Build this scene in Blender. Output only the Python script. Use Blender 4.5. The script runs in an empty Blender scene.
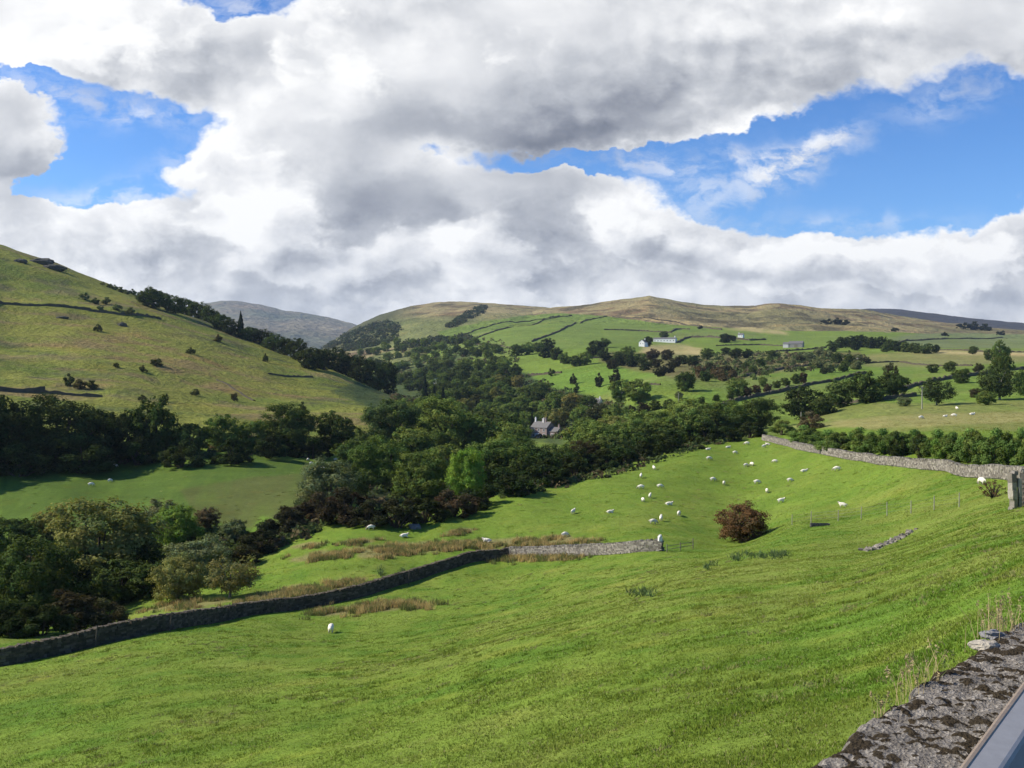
import bpy, bmesh, math, random
import numpy as np
from mathutils import Vector, Matrix, Euler

rng = np.random.default_rng(7)
random.seed(7)
SC = bpy.context.scene
COL = SC.collection
R = math.radians

# ------------------------------------------------------------------ camera model
# The eye is the world origin, looking along +Y, pitched a little down.
FPX = 953.0
EYE_ROW = 372.0
PITCH = math.atan((384.0 - EYE_ROW) / FPX)
CP, SP = math.cos(PITCH), math.sin(PITCH)


def ray(px, py):
    """photo pixel -> (u, e): sideways and upward slope of that line of sight per metre forward"""
    a = (np.asarray(px, float) - 512.0) / FPX
    b = (384.0 - np.asarray(py, float)) / FPX
    fy = CP + b * SP
    return a / fy, (-SP + b * CP) / fy


def pix(u, e):
    dep = CP - e * SP
    return 512.0 + FPX * u / dep, 384.0 - FPX * (SP + e * CP) / dep


# ------------------------------------------------------------------ noise
def _hash(ix, iy, s):
    h = (ix.astype(np.int64) * 374761393 + iy.astype(np.int64) * 668265263 + s * 974634777) & 0xFFFFFFFF
    h = ((h ^ (h >> 13)) * 1274126177) & 0xFFFFFFFF
    return ((h ^ (h >> 16)) & 0xFFFF) / 65535.0


def vnoise(x, y, s=0):
    ix, iy = np.floor(x), np.floor(y)
    fx, fy = x - ix, y - iy
    fx = fx * fx * fx * (fx * (fx * 6 - 15) + 10)
    fy = fy * fy * fy * (fy * (fy * 6 - 15) + 10)
    a, b = _hash(ix, iy, s), _hash(ix + 1, iy, s)
    c, d = _hash(ix, iy + 1, s), _hash(ix + 1, iy + 1, s)
    return (a + (b - a) * fx) * (1 - fy) + (c + (d - c) * fx) * fy


def fbm(x, y, octv=4, s=0, gain=0.5):
    t = np.zeros(np.broadcast(x, y).shape)
    a, n = 1.0, 0.0
    for o in range(octv):
        t += a * (vnoise(x, y, s + o * 17) - 0.5)
        n += a
        x, y = x * 2.03 + 11.3, y * 2.03 + 5.7
        a *= gain
    return t / n * 2.0


# ------------------------------------------------------------------ the land: a thin plate through surveyed points
CTRL = [
    # near pasture (column, row, metres ahead)
    (-300, 820, 30), (0, 768, 32), (256, 768, 25), (512, 768, 18), (820, 768, 11), (1100, 700, 11), (1324, 640, 12),
    (-300, 740, 45), (0, 720, 42), (256, 700, 40), (512, 700, 27), (760, 700, 18), (900, 700, 14.5), (1024, 640, 15), (1324, 560, 20),
    (512, 640, 45), (760, 640, 28), (900, 620, 24), (1024, 575, 23),
    (-300, 720, 55), (0, 668, 60), (150, 632, 72), (256, 618, 82), (320, 606, 92), (420, 580, 105), (500, 560, 116), (545, 556.5, 112), (590, 555, 107), (660, 551, 98),
    (700, 600, 42), (850, 545, 70), (950, 540, 45), (1024, 520, 45), (1324, 500, 50),
    (742, 541, 118), (800, 522, 105), (950, 513, 75), (880, 548, 66),
    (843, 507, 125), (982, 487, 92), (1000, 480, 92), (900, 466, 135), (830, 456, 165), (790, 446, 195), (762, 440, 215), (1324, 480, 80),
    (740, 462, 190), (700, 452, 200), (660, 464, 185), (600, 481, 165), (520, 498, 150), (440, 521, 135), (380, 531, 130), (571, 512, 140),
    (420, 546, 125), (300, 562, 118), (270, 590, 105), (230, 603, 98),
    # wooded gully and its far bank on the left
    (-300, 660, 90), (0, 625, 95), (100, 610, 110), (0, 585, 125), (100, 572, 130), (250, 556, 130), (-300, 560, 130),
    (-300, 520, 160), (60, 512, 160), (180, 501, 165), (100, 481, 190), (280, 490, 172), (320, 466, 215),
    (30, 465, 200), (150, 462, 208), (290, 455, 228), (370, 452, 245), (-300, 470, 200),
    # stream line behind the sheep field
    (380, 500, 160), (440, 506, 165), (560, 474, 215), (640, 455, 240), (730, 428, 290), (470, 478, 205), (560, 450, 270),
    # left hillside
    (-300, 380, 260), (0, 402, 262), (120, 400, 285), (250, 410, 300), (340, 418, 310), (400, 418, 340), (0, 350, 370), (120, 350, 400), (220, 372, 400),
    (-300, 250, 480), (0, 303, 480), (100, 310, 500), (160, 318, 520), (300, 385, 420), (250, 345, 520),
    (-300, 130, 650), (-100, 205, 650), (0, 243, 650), (60, 266, 640), (130, 294, 625), (200, 319, 600), (260, 341, 570), (330, 369, 510), (400, 398, 450), (450, 418, 420),
    (-300, 150, 850), (0, 270, 850), (130, 320, 820), (260, 366, 800), (330, 388, 720), (400, 404, 620), (450, 410, 560),
    (-300, 300, 1500), (0, 350, 1500), (130, 360, 1400), (260, 365, 1400), (330, 372, 1300),
    # valley floor and the far side
    (548, 436, 480), (520, 438, 450), (605, 408, 520), (620, 420, 420), (500, 416, 600), (650, 409, 400), (685, 391, 430), (632, 392, 440), (560, 388, 650),
    (600, 359, 800), (655, 346, 1050), (740, 339, 1150), (800, 348, 950), (870, 349, 900), (560, 351, 950), (500, 331, 1400),
    (700, 326, 1500), (600, 324, 1500), (800, 333, 1400), (850, 337, 1150), (1000, 352, 800), (1000, 340, 1400), (900, 366, 600), (900, 385, 400), (800, 416, 320), (937, 406, 260),
    (880, 399, 310), (1000, 402, 262), (900, 428, 185), (780, 428, 270), (1024, 428, 165), (760, 386, 450), (830, 371, 560), (450, 402, 650), (430, 382, 900),
    (400, 352, 1500), (480, 372, 850), (1324, 440, 160), (1324, 390, 300), (1324, 350, 800), (1324, 330, 1500), (690, 370, 620), (960, 375, 450),
]
_c = np.array(CTRL, float)
_u, _e = ray(_c[:, 0], _c[:, 1])
US = 4.0
CPX = np.stack([_u * US, np.log(_c[:, 2])], 1)


def _tps(r2):
    return 0.5 * r2 * np.log(r2 + 1e-9)


_n = len(CPX)
_K = _tps(((CPX[:, None, :] - CPX[None, :, :]) ** 2).sum(2)) + np.eye(_n) * 0.004
_P = np.concatenate([np.ones((_n, 1)), CPX], 1)
_A = np.block([[_K, _P], [_P.T, np.zeros((3, 3))]])
_w = np.linalg.solve(_A, np.concatenate([_e, np.zeros(3)]))
YN, YF = 9.0, 1500.0


def e_plate(u, Y):
    u, Y = np.broadcast_arrays(np.asarray(u, float), np.asarray(Y, float))
    sh = u.shape
    q = np.stack([np.clip(u.ravel(), -1.1, 1.1) * US, np.log(np.clip(Y.ravel(), YN, YF))], 1)
    out = np.empty(len(q))
    for i in range(0, len(q), 40000):
        p = q[i:i + 40000]
        r2 = (p[:, 0:1] - CPX[:, 0]) ** 2 + (p[:, 1:2] - CPX[:, 1]) ** 2
        out[i:i + 40000] = _tps(r2) @ _w[:_n] + _w[_n] + p @ _w[_n + 1:]
    return out.reshape(sh)


def z_base(u, Y):
    u = np.asarray(u, float); Y = np.asarray(Y, float)
    z = e_plate(u, Y) * np.clip(Y, YN, YF)
    z = z - np.maximum(Y - YF, 0) * 0.06
    x = u * Y
    far = np.clip((Y - 60) / 200, 0, 1)
    z = z + 0.07 * fbm(x / 2.6, Y / 2.6, 3, 3) * np.clip((Y - 5) / 10, 0, 1) * (1 - 0.6 * far)
    z = z + 0.28 * fbm(x / 14, Y / 14, 3, 9) * np.clip((Y - 15) / 40, 0, 1)
    hill = np.clip((Y - 230) / 80, 0, 1) * np.clip((-0.05 - u) / 0.1, 0, 1)
    z = z + hill * (1.6 * fbm(x / 34, Y / 34, 4, 21) - 1.2 * np.abs(fbm(x / 55, Y / 40, 3, 31)))
    z = z + np.clip((Y - 350) / 300, 0, 1) * 2.0 * fbm(x / 90, Y / 90, 3, 41)
    return z


# ------------------------------------------------------------------ the fells behind: each a ridge with a foot and a back
def lerp_tab(tab, px):
    t = np.array(tab, float)
    return [np.interp(px, t[:, 0], t[:, k]) for k in range(1, t.shape[1])]


FELLS = {
    # name: ridge table (column, row, metres), foot row, foot metres, roughness
    'green_fell': dict(tab=[(-400, 420, 2300), (250, 392, 2300), (300, 366, 2350), (325, 347, 2400), (350, 329, 2500), (380, 315, 2600), (410, 306, 2700), (440, 301.5, 2750), (470, 301.5, 2750),
                            (500, 304, 2700), (530, 306, 2700), (560, 309, 2700), (620, 318, 2700), (700, 340, 2700), (1400, 420, 2700)],
                       foot=[(-400, 420, 1500), (300, 372, 1400), (360, 356, 1350), (420, 346, 1350), (500, 336, 1380), (560, 332, 1400), (1400, 420, 1400)], rough=7.0, seed=51),
    'brown_fell': dict(tab=[(-400, 420, 2300), (420, 360, 2300), (500, 322, 2300), (540, 309, 2300), (565, 306, 2300), (590, 304, 2250), (620, 299.5, 2200), (638, 297.5, 2200), (649, 295.5, 2180), (662, 298, 2180), (680, 301.5, 2200), (700, 304.5, 2250),
                            (722, 306, 2250), (750, 306, 2200), (765, 304.5, 2150), (780, 303.5, 2150), (800, 305, 2150), (830, 308.5, 2200), (860, 310, 2200), (880, 312.5, 2250), (893, 315, 2250), (920, 319, 2250), (950, 323, 2250), (985, 327, 2250), (1024, 330, 2250), (1100, 333, 2250), (1400, 320, 2250)],
                       foot=[(-400, 420, 1450), (500, 336, 1420), (560, 331, 1420), (640, 330, 1420), (760, 334, 1400), (860, 340, 1250), (940, 342, 1250), (1024, 346, 1200), (1400, 350, 1200)], rough=9.0, seed=61),
    'dark_moor': dict(tab=[(-400, 420, 4300), (700, 345, 4300), (800, 318, 4300), (840, 311, 4300), (868, 308.5, 4300), (890, 308.5, 4300), (910, 310.5, 4300), (930, 313, 4250), (970, 318, 4200), (1000, 321, 4200), (1024, 323, 4200), (1200, 326, 4200), (1400, 320, 4200)],
                      foot=[(-400, 420, 3000), (700, 345, 3000), (860, 335, 3000), (1024, 340, 3000), (1400, 340, 3000)], rough=6.0, seed=71),
    'far_mountain': dict(tab=[(-400, 360, 7000), (60, 345, 7000), (120, 322, 7000), (165, 310, 7000), (205, 303, 7000), (222, 300.5, 7000), (238, 301, 7000), (262, 304, 7000), (280, 309, 7000), (300, 312, 6800), (330, 317, 6700), (352, 323, 6600), (400, 340, 6600), (470, 352, 6600), (1400, 372, 7000)],
                         foot=[(-400, 372, 4500), (250, 352, 4200), (400, 362, 4400), (1400, 372, 4500)], rough=26.0, seed=81),
}


def z_fell(f, u, Y):
    u = np.asarray(u, float); Y = np.asarray(Y, float)
    px = pix(u, -0.05 * np.ones_like(u))[0]
    rr, rd = lerp_tab(f['tab'], px)
    fr, fd = lerp_tab(f['foot'], px)
    er, ef = ray(px, rr)[1], ray(px, fr)[1]
    zr, zf = er * rd, ef * fd - 3
    t = np.clip((Y - fd) / (rd - fd), -0.3, 1)
    x = u * Y
    s = f['seed']
    z = zf + (zr - zf) * np.maximum(t, 0) - np.maximum(fd - Y, 0) * 0.16
    bulge = np.clip(t, 0, 1) * (1 - np.clip(t, 0, 1)) * 4
    k = f['rough']
    rid = 1 - 2 * np.abs(fbm(x / (k * 14), Y / (k * 22), 4, s))
    z = z + bulge * k * (0.9 * fbm(x / (k * 30), Y / (k * 30), 4, s + 5) + 0.45 * rid) + k * 0.42 * fbm(x / (k * 7.0), Y / (k * 9.0), 5, s + 9, 0.6)
    back = np.clip((Y - rd) / 900, 0, 5)
    z = z - back * 160 - (back > 0) * 2
    return z


def z_ground(u, Y):
    z = z_base(u, Y)
    if np.max(Y) < 1100: return z
    for f in FELLS.values():
        fd = lerp_tab(f['foot'], pix(np.asarray(u, float), -0.05)[0])[1]
        z = np.maximum(z, np.where(np.asarray(Y) > fd - 60, z_fell(f, u, Y), -1e4))
    return z


def ground_xy(x, y):
    x = np.asarray(x, float); y = np.asarray(y, float)
    return z_ground(x / y, y)


_YS = np.geomspace(6, 2600, 420)


def at(px, py, dmin=6.0):
    """where the line of sight through a photo pixel meets the land"""
    u, e = ray(px, py)
    for lim in (1090.0, 1e9):
        ys = _YS[(_YS >= dmin) & (_YS < lim)]
        if len(ys) < 2: continue
        prof = z_ground(np.full(ys.shape, float(u)), ys) / ys
        k = np.nonzero(prof >= e)[0]
        if len(k): break
    i = int(k[0]) if len(k) else int(np.argmax(prof))
    Y = ys[i]
    if i > 0 and len(k):
        fine = np.linspace(ys[i - 1], ys[i], 24)
        q = z_ground(np.full(24, float(u)), fine) / fine
        j = max(int(np.nonzero(q >= e)[0][0]), 1) if (q >= e).any() else 23
        Y = fine[j - 1] + (fine[j] - fine[j - 1]) * float(np.clip((e - q[j - 1]) / (q[j] - q[j - 1] + 1e-12), 0, 1))
    return np.array([float(u) * Y, Y, float(z_ground(float(u), Y))])


def spot(px, d):
    """the land d metres ahead in a photo column"""
    u = float(ray(px, 380)[0])
    return np.array([u * d, d, float(z_ground(u, d))])


# ------------------------------------------------------------------ linking and tagging
def tag(o, label=None, cat=None, group=None, kind=None):
    if label: o['label'] = label
    if cat: o['category'] = cat
    if group: o['group'] = group
    if kind: o['kind'] = kind
    return o


def link(name, me, parent=None):
    o = bpy.data.objects.new(name, me)
    COL.objects.link(o)
    if parent: o.parent = parent
    return o


def empty(name, loc, rz=0.0):
    o = bpy.data.objects.new(name, None)
    COL.objects.link(o)
    o.empty_display_size = 0.5
    o.location = loc
    o.rotation_euler = (0, 0, rz)
    return o


def npmesh(name, verts, faces, mats=(), smooth=False, midx=None):
    """mesh from numpy: faces is an (n,k) array or a list of such arrays"""
    me = bpy.data.meshes.new(name)
    verts = np.asarray(verts, np.float32)
    if not isinstance(faces, list): faces = [faces]
    faces = [np.asarray(f, np.int32) for f in faces if len(f)]
    nl = sum(f.size for f in faces); nf = sum(len(f) for f in faces)
    me.vertices.add(len(verts)); me.loops.add(nl); me.polygons.add(nf)
    me.vertices.foreach_set('co', verts.ravel())
    me.loops.foreach_set('vertex_index', np.concatenate([f.ravel() for f in faces]))
    tot = np.concatenate([np.full(len(f), f.shape[1], np.int32) for f in faces])
    st = np.concatenate([[0], np.cumsum(tot)[:-1]]).astype(np.int32)
    me.polygons.foreach_set('loop_start', st)
    me.polygons.foreach_set('use_smooth', np.full(nf, smooth))
    for m in mats: me.materials.append(m)
    if midx is not None: me.polygons.foreach_set('material_index', np.asarray(midx, np.int32))
    me.update(calc_edges=True)
    return me


def vcol(me, name, rgb):
    a = me.color_attributes.new(name, 'FLOAT_COLOR', 'POINT')
    c = np.ones((len(me.vertices), 4), np.float32)
    c[:, :3] = rgb
    a.data.foreach_set('color', c.ravel())


def grid_faces(nr, nc):
    i = np.arange(nr - 1)[:, None] * nc + np.arange(nc - 1)[None, :]
    i = i.ravel()
    return np.stack([i, i + 1, i + nc + 1, i + nc], 1)
HAZE = 0.000045
# ------------------------------------------------------------------ node helpers and materials
class NT:
    """tiny helper for wiring node trees"""
    def __init__(self, tree):
        self.t = tree; self.n = tree.nodes; self.l = tree.links

    def node(self, kind, **kw):
        nd = self.n.new(kind)
        for k, v in kw.items(): setattr(nd, k, v)
        return nd

    def put(self, sock, v):
        if isinstance(v, bpy.types.NodeSocket): self.l.new(v, sock)
        elif v is not None:
            try: sock.default_value = v
            except Exception: sock.default_value = (*v, 1.0)

    def math(self, op, a, b=None, c=None, clamp=False):
        nd = self.node('ShaderNodeMath', operation=op, use_clamp=clamp)
        for i, v in enumerate((a, b, c)): self.put(nd.inputs[i], v)
        return nd.outputs[0]

    def vmath(self, op, a, b=None):
        nd = self.node('ShaderNodeVectorMath', operation=op)
        self.put(nd.inputs[0], a)
        if b is not None: self.put(nd.inputs[3 if op == 'SCALE' else 1], b)
        return nd.outputs[1 if op in ('DOT_PRODUCT', 'LENGTH') else 0]

    def mix(self, f, a, b, blend='MIX'):
        nd = self.node('ShaderNodeMix', data_type='RGBA', blend_type=blend)
        self.put(nd.inputs[0], f); self.put(nd.inputs[6], a); self.put(nd.inputs[7], b)
        return nd.outputs[2]

    def noise(self, vec, scale, detail=4, rough=0.5, dim='3D', dist=0.0, col=False):
        nd = self.node('ShaderNodeTexNoise', noise_dimensions=dim)
        if vec is not None: self.put(nd.inputs['Vector'], vec)
        nd.inputs['Scale'].default_value = scale; nd.inputs['Detail'].default_value = detail
        nd.inputs['Roughness'].default_value = rough; nd.inputs['Distortion'].default_value = dist
        return nd.outputs[1 if col else 0]

    def step(self, v, a, b, lo=0.0, hi=1.0, kind='SMOOTHSTEP'):
        nd = self.node('ShaderNodeMapRange', interpolation_type=kind)
        for i, x in enumerate((v, a, b, lo, hi)): self.put(nd.inputs[i], x)
        return nd.outputs[0]

    def ramp(self, v, stops, interp='LINEAR'):
        nd = self.node('ShaderNodeValToRGB'); cr = nd.color_ramp; cr.interpolation = interp
        while len(cr.elements) < len(stops): cr.elements.new(0.5)
        for el, (p, c) in zip(cr.elements, stops): el.position = p; el.color = (*c, 1)
        self.put(nd.inputs[0], v)
        return nd.outputs[0]

    def attr(self, name):
        nd = self.node('ShaderNodeAttribute', attribute_name=name); return nd.outputs[0]


def new_mat(name):
    m = bpy.data.materials.new(name); m.use_nodes = True
    t = NT(m.node_tree); b = m.node_tree.nodes['Principled BSDF']
    b.inputs['Roughness'].default_value = 0.9
    b.inputs['Specular IOR Level'].default_value = 0.15
    return m, t, b


def bump(t, b, h, strength, dist):
    nd = t.node('ShaderNodeBump'); nd.inputs['Strength'].default_value = strength; nd.inputs['Distance'].default_value = dist
    t.put(nd.inputs['Height'], h); t.l.new(nd.outputs[0], b.inputs['Normal'])


def mat_land(name, fine, coarse, bmp):
    m, t, b = new_mat(name)
    pos = t.node('ShaderNodeNewGeometry').outputs['Position']
    c = t.attr('soil')
    n1 = t.noise(pos, 1 / fine, 5, 0.6)
    n2 = t.noise(pos, 1 / coarse, 4, 0.55)
    n3 = t.noise(pos, 1 / (fine * 5.5), 4, 0.6)
    f = t.math('MULTIPLY_ADD', n1, 1.1, 0.45)
    f = t.math('MULTIPLY', f, t.math('MULTIPLY_ADD', n3, 0.7, 0.65))
    f = t.math('MULTIPLY', f, t.math('MULTIPLY_ADD', n2, 0.6, 0.7))
    cc = t.vmath('SCALE', c, f)
    warm = t.step(t.noise(pos, 1 / (coarse * 0.45), 5, 0.6), 0.52, 0.72)
    cc = t.mix(t.math('MULTIPLY', warm, 0.35), cc, t.vmath('MULTIPLY', cc, (1.45, 1.02, 0.95)))
    t.put(b.inputs['Base Color'], cc)
    bump(t, b, t.math('ADD', n1, t.math('MULTIPLY', n3, 1.1)), bmp, fine)
    b.inputs['Specular IOR Level'].default_value = 0.05
    return m


def mat_plain(name, c, rough=0.85, spread=0.25, scale=3.0, spec=0.2, metal=0.0, bmp=0.0):
    m, t, b = new_mat(name)
    co = t.node('ShaderNodeTexCoord').outputs['Object']
    n = t.noise(co, scale, 6, 0.6)
    t.put(b.inputs['Base Color'], t.vmath('SCALE', (*c,), t.math('MULTIPLY_ADD', n, spread * 2, 1 - spread)))
    b.inputs['Roughness'].default_value = rough; b.inputs['Specular IOR Level'].default_value = spec; b.inputs['Metallic'].default_value = metal
    if bmp: bump(t, b, n, bmp, 1.0 / scale)
    return m


def mat_leaf(name, trans=0.30):
    """leaf colour comes from the object's own colour; every spray a little different"""
    m = bpy.data.materials.new(name); m.use_nodes = True
    t = NT(m.node_tree); m.node_tree.nodes.clear()
    oi = t.node('ShaderNodeObjectInfo')
    c = t.vmath('MULTIPLY', oi.outputs['Color'], t.attr('tone'))
    df = t.node('ShaderNodeBsdfDiffuse'); t.put(df.inputs[0], c)
    tr = t.node('ShaderNodeBsdfTranslucent'); t.put(tr.inputs[0], t.vmath('MULTIPLY', c, (1.25, 1.25, 0.6)))
    ms = t.node('ShaderNodeMixShader'); ms.inputs[0].default_value = trans
    t.l.new(df.outputs[0], ms.inputs[1]); t.l.new(tr.outputs[0], ms.inputs[2])
    o = t.node('ShaderNodeOutputMaterial'); t.l.new(ms.outputs[0], o.inputs[0])
    return m


def mat_blade(name, trans=0.3, sward=False):
    m = bpy.data.materials.new(name); m.use_nodes = True
    t = NT(m.node_tree); m.node_tree.nodes.clear()
    c = t.attr('tone')
    # blades crowd together: shade them mostly like the sward they make up
    nrm = t.vmath('NORMALIZE', t.vmath('ADD', t.vmath('SCALE', t.node('ShaderNodeNewGeometry').outputs['Normal'], 0.32 if sward else 1.0), (0, 0, 0.8 if sward else 0.25)))
    df = t.node('ShaderNodeBsdfDiffuse'); t.put(df.inputs[0], c); t.put(df.inputs['Normal'], nrm)
    tr = t.node('ShaderNodeBsdfTranslucent'); t.put(tr.inputs[0], c)
    ms = t.node('ShaderNodeMixShader'); ms.inputs[0].default_value = trans
    t.l.new(df.outputs[0], ms.inputs[1]); t.l.new(tr.outputs[0], ms.inputs[2])
    o = t.node('ShaderNodeOutputMaterial'); t.l.new(ms.outputs[0], o.inputs[0])
    return m


def mat_stone(name, a, b_, c_, scale=2.2):
    m, t, b = new_mat(name)
    pos = t.node('ShaderNodeNewGeometry').outputs['Position']
    isl = t.node('ShaderNodeNewGeometry').outputs['Random Per Island']
    base = t.ramp(isl, [(0.0, a), (0.45, b_), (0.8, c_), (1.0, tuple(x * 1.25 for x in c_))])
    n = t.noise(pos, scale * 3, 6, 0.65)
    moss = t.step(t.noise(pos, scale * 0.6, 4, 0.6), 0.56, 0.7)
    cc = t.vmath('SCALE', base, t.math('MULTIPLY_ADD', n, 0.9, 0.55))
    cc = t.mix(t.math('MULTIPLY', moss, 0.5), cc, (0.10, 0.11, 0.045))
    t.put(b.inputs['Base Color'], cc)
    bump(t, b, n, 0.5, 0.08)
    return m


M = {}
M['pasture'] = mat_land('pasture_turf', 0.16, 7.0, 0.5)
M['hill'] = mat_land('rough_hill_turf', 2.4, 60.0, 0.7)
M['fell'] = mat_land('fell_grass', 9.0, 220.0, 0.8)
M['mountain'] = mat_land('mountain_grass', 60.0, 900.0, 0.8)
M['leaf'] = mat_leaf('leaves', 0.24)
M['blade'] = mat_blade('grass_blades')
M['sward'] = mat_blade('sward_blades', 0.22, True)
M['bark'] = mat_plain('bark', (0.075, 0.06, 0.045), 0.95, 0.4, 6.0, 0.05)
M['pale_bark'] = mat_plain('pale_bark', (0.20, 0.18, 0.14), 0.95, 0.4, 6.0, 0.05)
M['stone'] = mat_stone('dry_stone', (0.13, 0.12, 0.105), (0.22, 0.195, 0.165), (0.30, 0.265, 0.22))
M['stone_pale'] = mat_stone('pale_dry_stone', (0.145, 0.125, 0.100), (0.225, 0.197, 0.158), (0.30, 0.265, 0.212))
M['stone_shaded'] = mat_stone('shaded_dry_stone', (0.058, 0.048, 0.034), (0.090, 0.074, 0.052), (0.130, 0.106, 0.076))  # the left wall's shade is put into this darker stone colour
M['stone_far'] = mat_plain('distant_wall_stone', (0.095, 0.08, 0.055), 0.95, 0.5, 0.6, 0.05)
M['fleece'] = mat_plain('fleece', (0.90, 0.83, 0.69), 0.95, 0.18, 9.0, 0.02, bmp=0.6)
def tinted(m):
    """let the object's own colour tint this material"""
    t = NT(m.node_tree); b = m.node_tree.nodes['Principled BSDF']; src = b.inputs['Base Color'].links[0].from_socket
    t.put(b.inputs['Base Color'], t.vmath('MULTIPLY', src, t.node('ShaderNodeObjectInfo').outputs['Color']))


tinted(M['fleece'])
M['sheep_face'] = mat_plain('sheep_face', (0.40, 0.33, 0.26), 0.9, 0.2, 9.0, 0.05)
M['grey_fleece'] = mat_plain('grey_fleece', (0.16, 0.145, 0.13), 0.95, 0.3, 9.0, 0.02, bmp=0.6)
M['white_wall'] = mat_plain('whitewashed_wall', (0.80, 0.79, 0.75), 0.9, 0.06, 1.0, 0.1)
M['slate'] = mat_plain('slate_roof', (0.155, 0.145, 0.135), 0.7, 0.25, 2.0, 0.3)
M['house_stone'] = mat_plain('house_stone', (0.31, 0.24, 0.21), 0.9, 0.35, 2.5, 0.1)
M['pale_render'] = mat_plain('pale_render', (0.62, 0.59, 0.55), 0.9, 0.15, 2.5, 0.1)
M['barn_stone'] = mat_plain('barn_stone', (0.27, 0.255, 0.235), 0.9, 0.3, 1.5, 0.1)
M['glass'] = mat_plain('dark_window_glass', (0.03, 0.035, 0.04), 0.15, 0.1, 1.0, 0.5)
M['frame'] = mat_plain('white_window_frame', (0.75, 0.74, 0.71), 0.6, 0.05, 1.0, 0.3)
M['wood'] = mat_plain('weathered_wood', (0.22, 0.19, 0.15), 0.9, 0.35, 5.0, 0.1)
M['old_wood'] = mat_plain('dark_old_wood', (0.10, 0.085, 0.065), 0.9, 0.35, 5.0, 0.1)
M['wire'] = mat_plain('fence_wire', (0.25, 0.25, 0.25), 0.5, 0.1, 5.0, 0.4, 0.6)
M['rock'] = mat_plain('boulder_rock', (0.23, 0.22, 0.215), 0.9, 0.4, 2.5, 0.15, bmp=0.8)
M['pale_rock'] = mat_plain('pale_rock', (0.42, 0.37, 0.29), 0.9, 0.3, 12.0, 0.15, bmp=0.6)
M['water'] = mat_plain('trough_water', (0.02, 0.025, 0.03), 0.1, 0.05, 1.0, 0.5)
# ------------------------------------------------------------------ what grows where
def inside(px, py, poly):
    r = np.zeros(px.shape, bool)
    n = len(poly)
    for i in range(n):
        x1, y1 = poly[i]; x2, y2 = poly[(i + 1) % n]
        if y1 == y2: continue
        c = ((y1 > py) != (y2 > py)) & (px < (x2 - x1) * (py - y1) / (y2 - y1) + x1)
        r ^= c
    return r


PAST = (0.150, 0.214, 0.029)
LUSH = (0.135, 0.228, 0.028)
FIELD = (0.158, 0.222, 0.036)
OLIVE = (0.190, 0.196, 0.038)
STRAW = (0.42, 0.34, 0.15)
TAN = (0.33, 0.25, 0.11)
BRACKEN = (0.22, 0.15, 0.060)
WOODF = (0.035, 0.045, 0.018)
ROUGH = (0.14, 0.145, 0.045)
RUSH = (0.24, 0.20, 0.085)

# fields on the far side, as outlines seen from the road: (outline, colour, nearest metres, farthest metres)
FIELDS = [
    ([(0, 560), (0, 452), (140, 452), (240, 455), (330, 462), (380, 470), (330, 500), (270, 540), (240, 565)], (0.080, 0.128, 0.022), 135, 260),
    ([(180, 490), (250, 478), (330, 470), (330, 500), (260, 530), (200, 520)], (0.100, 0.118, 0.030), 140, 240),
    ([(240, 548), (252, 530), (262, 515), (275, 520), (262, 545)], LUSH, 110, 180),
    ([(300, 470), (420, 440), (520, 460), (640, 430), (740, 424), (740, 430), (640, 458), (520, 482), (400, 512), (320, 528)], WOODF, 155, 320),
    ([(330, 392), (400, 362), (470, 352), (540, 378), (600, 400), (660, 412), (640, 440), (560, 445), (470, 430), (400, 420)], (0.05, 0.075, 0.025), 350, 1300),
    # far side pastures
    ([(470, 352), (560, 345), (640, 352), (640, 376), (560, 372), (520, 372), (470, 366)], FIELD, 500, 1300),
    ([(530, 373), (620, 364), (660, 372), (650, 395), (600, 396), (540, 385)], (0.140, 0.225, 0.034), 400, 900),
    ([(645, 347), (675, 344), (702, 349), (700, 356), (640, 355)], STRAW, 700, 1300),
    ([(600, 352), (700, 355), (760, 352), (860, 352), (868, 362), (800, 369), (745, 378), (690, 381), (640, 372), (600, 362)], (0.15, 0.135, 0.05), 420, 1200),
    ([(745, 378), (800, 362), (868, 356), (866, 368), (800, 374), (735, 392)], (0.24, 0.19, 0.085), 450, 900),
    ([(690, 398), (740, 380), (806, 367), (870, 362), (920, 366), (905, 384), (808, 388), (715, 410)], (0.145, 0.225, 0.034), 330, 800),
    ([(870, 354), (930, 350), (1024, 351), (1060, 352), (1060, 360), (985, 364), (900, 367), (862, 366)], (0.23, 0.22, 0.075), 550, 1000),
    ([(930, 351), (1060, 353), (1060, 357), (940, 354)], STRAW, 600, 1000),
    ([(905, 384), (930, 380), (985, 372), (1060, 366), (1060, 402), (960, 404), (900, 402), (830, 406)], (0.155, 0.222, 0.036), 240, 520),
    ([(800, 412), (880, 402), (930, 404), (1060, 398), (1060, 430), (900, 432), (850, 428)], (0.20, 0.215, 0.058), 150, 330),
    ([(780, 428), (880, 416), (1000, 412), (1060, 412), (1060, 420), (900, 428)], (0.28, 0.26, 0.09), 160, 300),
    # high fields below the moor wall
    ([(440, 332), (480, 322), (520, 316), (560, 313), (606, 316), (650, 322), (720, 330), (770, 333), (840, 336), (840, 345), (760, 342), (690, 338), (560, 350), (440, 352)], (0.155, 0.212, 0.044), 900, 2400),
    ([(880, 342), (905, 334), (960, 333), (1060, 336), (1060, 350), (930, 349)], (0.165, 0.195, 0.075), 900, 2400),
    ([(618, 314.5), (680, 320), (720, 327), (730, 329), (690, 325), (640, 319)], (0.36, 0.28, 0.125), 1200, 2400),
    ([(722, 329), (745, 327), (785, 331), (792, 334), (760, 333)], STRAW, 1200, 2400),
]


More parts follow.
